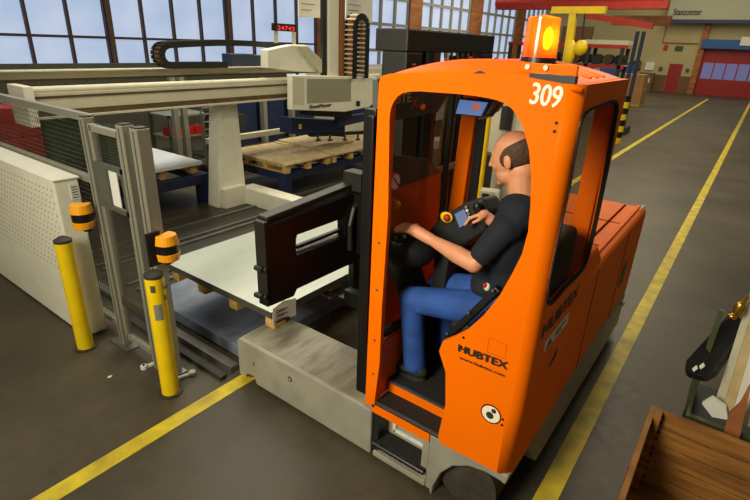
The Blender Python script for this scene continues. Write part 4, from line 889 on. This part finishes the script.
# shirt
sh = MB(); top = P(512, 212, X=2.61)
sh.ball(chest+Vector((0, 0, .02)), (.20, .135, .27), 20); cap(sh, Vector((2.61, .92, 1.30)), chest, .155, .17); cap(sh, shN+Vector((.03, -.01, 0)), shF+Vector((-.03, -.01, 0)), .088, .088); cap(sh, shN, shN.lerp(elN, .72), .082, .068); cap(sh, shF, shF.lerp(elF, .7), .078, .066)
sh.ball(neck+Vector((0, -.01, -.05)), (.11, .10, .06), 16); sh.ball(neck+Vector((0, -.03, -.11)), (.2, .12, .09), 16); sh.ball(neck.lerp(shN, .5)+Vector((0, -.02, .01)), (.10, .11, .09), 16)
sh.ball(Vector((2.60, 1.0, 1.34)), (.17, .13, .10), 16)
blob(sh, 't_shirt', 'shirt', dv, .012, 6)
# trousers
tr_ = MB(); cap(tr_, Vector((2.61, .88, 1.2)), Vector((2.61, .95, 1.22)), .15, .15); cap(tr_, hipN, kneeN, .115, .085); cap(tr_, hipF, kneeF, .115, .085)
for k_, a_ in ((kneeN, ankN), (kneeF, ankF)): cap(tr_, k_, k_.lerp(a_, .5), .085, .078); cap(tr_, k_.lerp(a_, .5), a_+Vector((0, 0, .0)), .078, .08)
for i_ in range(0): c_ = kneeN.lerp(ankN, .25+.2*i_); tr_.ball(c_+Vector((0, -.01, 0)), (.084, .084, .05), 14)
tr_.ball(kneeN+Vector((0, -.09, -.02)), (.08, .05, .05), 14)
blob(tr_, 'trousers', 'jeans', dv, .011, 4)
for i_, a_ in enumerate((ankN, ankF)):
    z0 = .565; s_ = MB(); s_.ball((a_.x, a_.y+.10, z0+.045), (.052, .12, .042), 16); s_.ball((a_.x, a_.y-.03, z0+.06), (.048, .07, .055), 16); cap(s_, Vector((a_.x, a_.y, z0+.06)), Vector((a_.x, a_.y, z0+.13)), .048, .045)
    so_ = blob(s_, 'shoe', 'shoe', dv, .009, 3)
    MB().prism([(a_.x+.05*math.cos(t_), a_.y+.06+.15*math.sin(t_), z0-.004) for t_ in [2*PI*k/20 for k in range(20)]], (0, 0, .022)).build('sole', 'cap', so_); MB().tube([(a_.x-.05, a_.y+.02, z0+.055), (a_.x-.045, a_.y+.12, z0+.05)], .006, 6).build('stripe', 'olive', so_)
q_ = P(487, 287, X=2.30); bl = MB().ball(q_, (.014, .018, .024), 12).build('badge', 'white', dv, smooth='all'); MB().ball(q_+Vector((-.012, .008, .012)), (.012, .012, .014), 10).build('badge_mark', 'red', bl, smooth='all')
MB().prism([P(x, y, X=2.31) for x, y in ((479, 303), (489, 294), (487, 304))], (.01, 0, 0)).build('pocket_tag', 'orange_dark', dv)

# things seen through the cab behind the driver
t = thing('control_cabinet', 'pale machine cabinet seen through cab above the driver', 'cabinet', (7, 2.6, 0))
a = P(488, 140, X=7); b = P(525, 92, X=7); B(7, 7.6, b.y-.6, a.y+.1, 0, 2.3).build('body', 'cream', t, .02)
B(6.98, 7, P(514, 110, X=7).y, P(502, 110, X=7).y, P(505, 130, X=7).z, P(505, 106, X=7).z).build('window', 'cap', t)
for i, x in enumerate((482, 486)): a = P(x, 130, X=6); tag(MB().cyl((6, a.y, 0), (6, a.y, 2.3), .05).build('yellow_pipe', 'yellow'), ('left', 'right')[i]+' of two upright yellow pipes seen through the cab', 'pipe')
t = thing('pipe_stand', 'pale tubular stand seen through the cab before the driver face', 'stand', (5.6, 2.6, 0))
a = P(480, 190, X=6); b = P(498, 192, X=6); MB().tube([(6, a.y, .3), a, b, (6, b.y, .3)], .04).build('frame', 'cream', t); B(6.2, 6.9, b.y-.6, a.y+1.2, .0, .5).build('base', 'olive', t)
t = thing('machine_tower', 'dark machine tower with hoses seen between cab pillar and driver', 'machine', (6.5, 3.3, 0))
a = P(476, 160, X=6.6); b = P(448, 160, X=6.6); B(6.6, 7.2, a.y-.1, b.y+.6, 0, 1.2).build('body', 'cap', t); B(6.55, 6.6, a.y-.1, b.y+.1, 1.1, 1.2).build('tray', 'brown', t)
for i in range(3): MB().tube([P(468+3*i, 100, X=6.5), P(470+3*i, 125, X=6.5), P(472+i, 150, X=6.5)], .03, 6).build('hose', ('copper', 'cap', 'copper')[i], t)
MB().ball(P(472, 147, X=6.4), (.06, .06, .08)).build('valve', 'copper', t, smooth='all')

# ================================================================ RIGHT FOREGROUND
cr = thing('wooden_crate', 'large open brown wooden plank crate in the bottom right corner', 'crate', (2.2, -.5, 0))
zt_ = .62
nP = 5
for i in range(nP):
    z0 = zt_-(i+1)*zt_/nP; z1 = z0+zt_/nP-.009
    B(3.07, 3.1, -1.1, .05, z0, z1).build('end_plank', 'crate', cr, .003); B(1.0, 3.07, .02, .05, z0, z1).build('side_plank', 'crate', cr, .003)
    B(1.0, 3.07, -1.1, -1.07, z0, z1).build('side_plank', 'crate', cr, .003); B(1.0, 1.03, -1.07, .02, z0, z1).build('end_plank', 'crate', cr, .003)
    for zz in (z0+.035, z0+.085): MB().cyl((3.062, -.03, zz), (3.07, -.03, zz), .007, n=8).build('bolt', 'black', cr)
B(1.0, 3.1, -1.1, .05, 0, .02).build('bottom', 'crate', cr)
for y in (-.02,): B(2.98, 3.07, y-.0, y+.04, .02, zt_).build('corner_batten', 'crate', cr)
B(2.5, 2.62, .05, .056, .42, .58).build('red_label', 'reddoor', cr)
XT = 3.5
ct = thing('steel_cart', 'olive green steel cart frame behind the wooden crate', 'cart', (3.6, -.3, 0))
def pp(x, y, X=XT): return P(x, y, X=X)
for (x0, y0), nm in (((698, 378), 'post'), ((722, 310), 'post')):
    a = pp(x0, y0); B(a.x-.015, a.x+.015, a.y-.015, a.y+.015, 0, a.z).build(nm, 'olive', ct)
a, b = pp(692, 405), pp(745, 440); B(3.3, 3.34, b.y-.3, a.y+.02, .28, .5).build('tray_side', 'olive', ct); B(3.3, 4.2, b.y-.3, a.y+.02, .2, .24).build('tray_floor', 'black_matt', ct); B(3.34, 4.2, a.y, a.y+.02, .24, .5).build('tray_side', 'olive', ct)
for x in (3.35, 4.1):
    for y in (-.3, -.6): MB().cyl((x, y-.02, .06), (x, y+.02, .06), .06).cyl((x, y, .1), (x, y, .2), .015).build('caster', 'black', ct)
bt = thing('battery_charger', 'black plastic case with two white stickers leaning on the cart', 'case', pp(700, 360))
q = [P(x, y, X=X) for x, y, X in ((686, 360, 3.3), (684, 372, 3.32), (705, 378, 3.35), (716, 372, 3.4), (740, 336, 3.75), (744, 322, 3.8), (733, 308, 3.85), (722, 320, 3.7))]
MB().prism(q, (.12, -.02, -.10)).build('case_body', 'black_matt', bt, .02)
for (x0, y0) in ((692, 365), (699, 362.5)):
    a = P(x0, y0, X=3.29); MB().prism([P(x0, y0+3.5, X=3.29), P(x0+4.5, y0, X=3.29), P(x0+6, y0+3.5, X=3.29), P(x0+1.5, y0+7, X=3.29)], (-.004, 0, .002)).build('white_sticker', 'paper', bt)
MB().prism([P(x, y, X=3.72) for x, y in ((712, 338), (726, 322), (730, 335), (716, 350))], (-.01, 0, 0)).build('lid_window', 'brown', bt)
for i, (pts, mt_, lb) in enumerate((
    (((752, 288), (713, 408), (724, 416), (752, 332)), 'cream', 'long beige board leaning on the right edge, nearest cart post'),
    (((752, 312), (722, 412), (734, 420), (752, 366)), 'board', 'second beige board, overlapping the first at the right edge'),
    (((757, 330), (731, 418), (752, 428), (757, 400)), 'cream2', 'wide pale board lowest at the right edge above the crate'))):
    X = 3.6-.1*i; tag(MB().prism([P(x, y, X=X) for x, y in pts], (.03, 0, 0)).build('leaning_board', mt_), lb, 'board')
tag(MB().prism([Vector((v.x, v.y, max(v.z, 0) if k < 3 else 0)) for k, v in enumerate([P(x, y, X=3.22) for x, y in ((729, 414), (740, 404), (752, 382), (752, 442), (730, 436))])], (.03, 0, 0)).build('wooden_batten', 'col'), 'reddish brown wooden batten standing behind crate at right edge', 'batten')
tag(MB().prism([P(x, y, X=3.45) for x, y in ((702, 404), (712, 398), (726, 408), (728, 420), (712, 417))], (.02, 0, .01)).build('crumpled_paper', 'paper'), 'crumpled white paper in the cart between black case and boards', 'paper')
t = thing('brass_padlock', 'small brass fitting on the boards at the right edge', 'fitting', pp(739, 310)); a = pp(739, 309, 3.5); MB().ball(a, (.02, .03, .05), 12).ball(a+Vector((0, .02, -.06)), (.02, .025, .02), 12).build('body', 'gold', t, smooth='all'); MB().bar(a+Vector((0, 0, 0)), pp(748, 296, 3.5), .02).build('stem', 'gold', t)

# ================================================================ LIGHT
def area(name, loc, rot, size, size_y, power, col, spread=PI):
    ld = bpy.data.lights.new(name, 'AREA'); ld.shape = 'RECTANGLE'; ld.size = size; ld.size_y = size_y; ld.energy = power; ld.color = col; ld.spread = spread
    o = bpy.data.objects.new(name, ld); COL.objects.link(o); o.location = loc; o.rotation_euler = rot; return o
warm = (1, .88, .62); neut = (1, .93, .74)
area('hall_or_fill_light', (2.6, 4.8, 6.0), (0, 0, 0), 3, 1.2, 105, neut)
area('hall_or_fill_light', (7, 7.5, 6.2), (0, 0, 0), 6, 2, 400, neut)
area('hall_or_fill_light', (-3.2, 2.0, 4.4), (0, math.radians(-68), 0), 2.5, 1.6, 160, neut, math.radians(105))  # added fill aimed at the cab front, not one of the ceiling lamps
area('hall_or_fill_light', (11, 1.2, 7), (0, 0, 0), 5, 1.5, 260, warm)
area('hall_or_fill_light', (20, 3, 7), (0, 0, 0), 8, 3, 520, warm)
area('hall_or_fill_light', (36, 4, 8), (0, math.radians(-20), 0), 8, 6, 560, warm)
area('hall_or_fill_light', (28, 12, 7.5), (0, 0, 0), 8, 3, 600, neut)
pl = bpy.data.lights.new('beacon_light', 'POINT'); pl.energy = 9; pl.color = (1, .45, .05); pl.shadow_soft_size = .03; po = bpy.data.objects.new('beacon_light', pl); COL.objects.link(po); po.location = bc+Vector((-.01, -.035, .26))
wd = bpy.data.worlds.new('world'); SC.world = wd; wd.use_nodes = True; bg = wd.node_tree.nodes['Background']; bg.inputs[0].default_value = (.9, .85, .68, 1); bg.inputs[1].default_value = .13
SC.view_settings.view_transform = 'Standard'; SC.view_settings.look = 'None'; SC.view_settings.exposure = .05; SC.view_settings.gamma = 1; SC.view_settings.use_curve_mapping = False
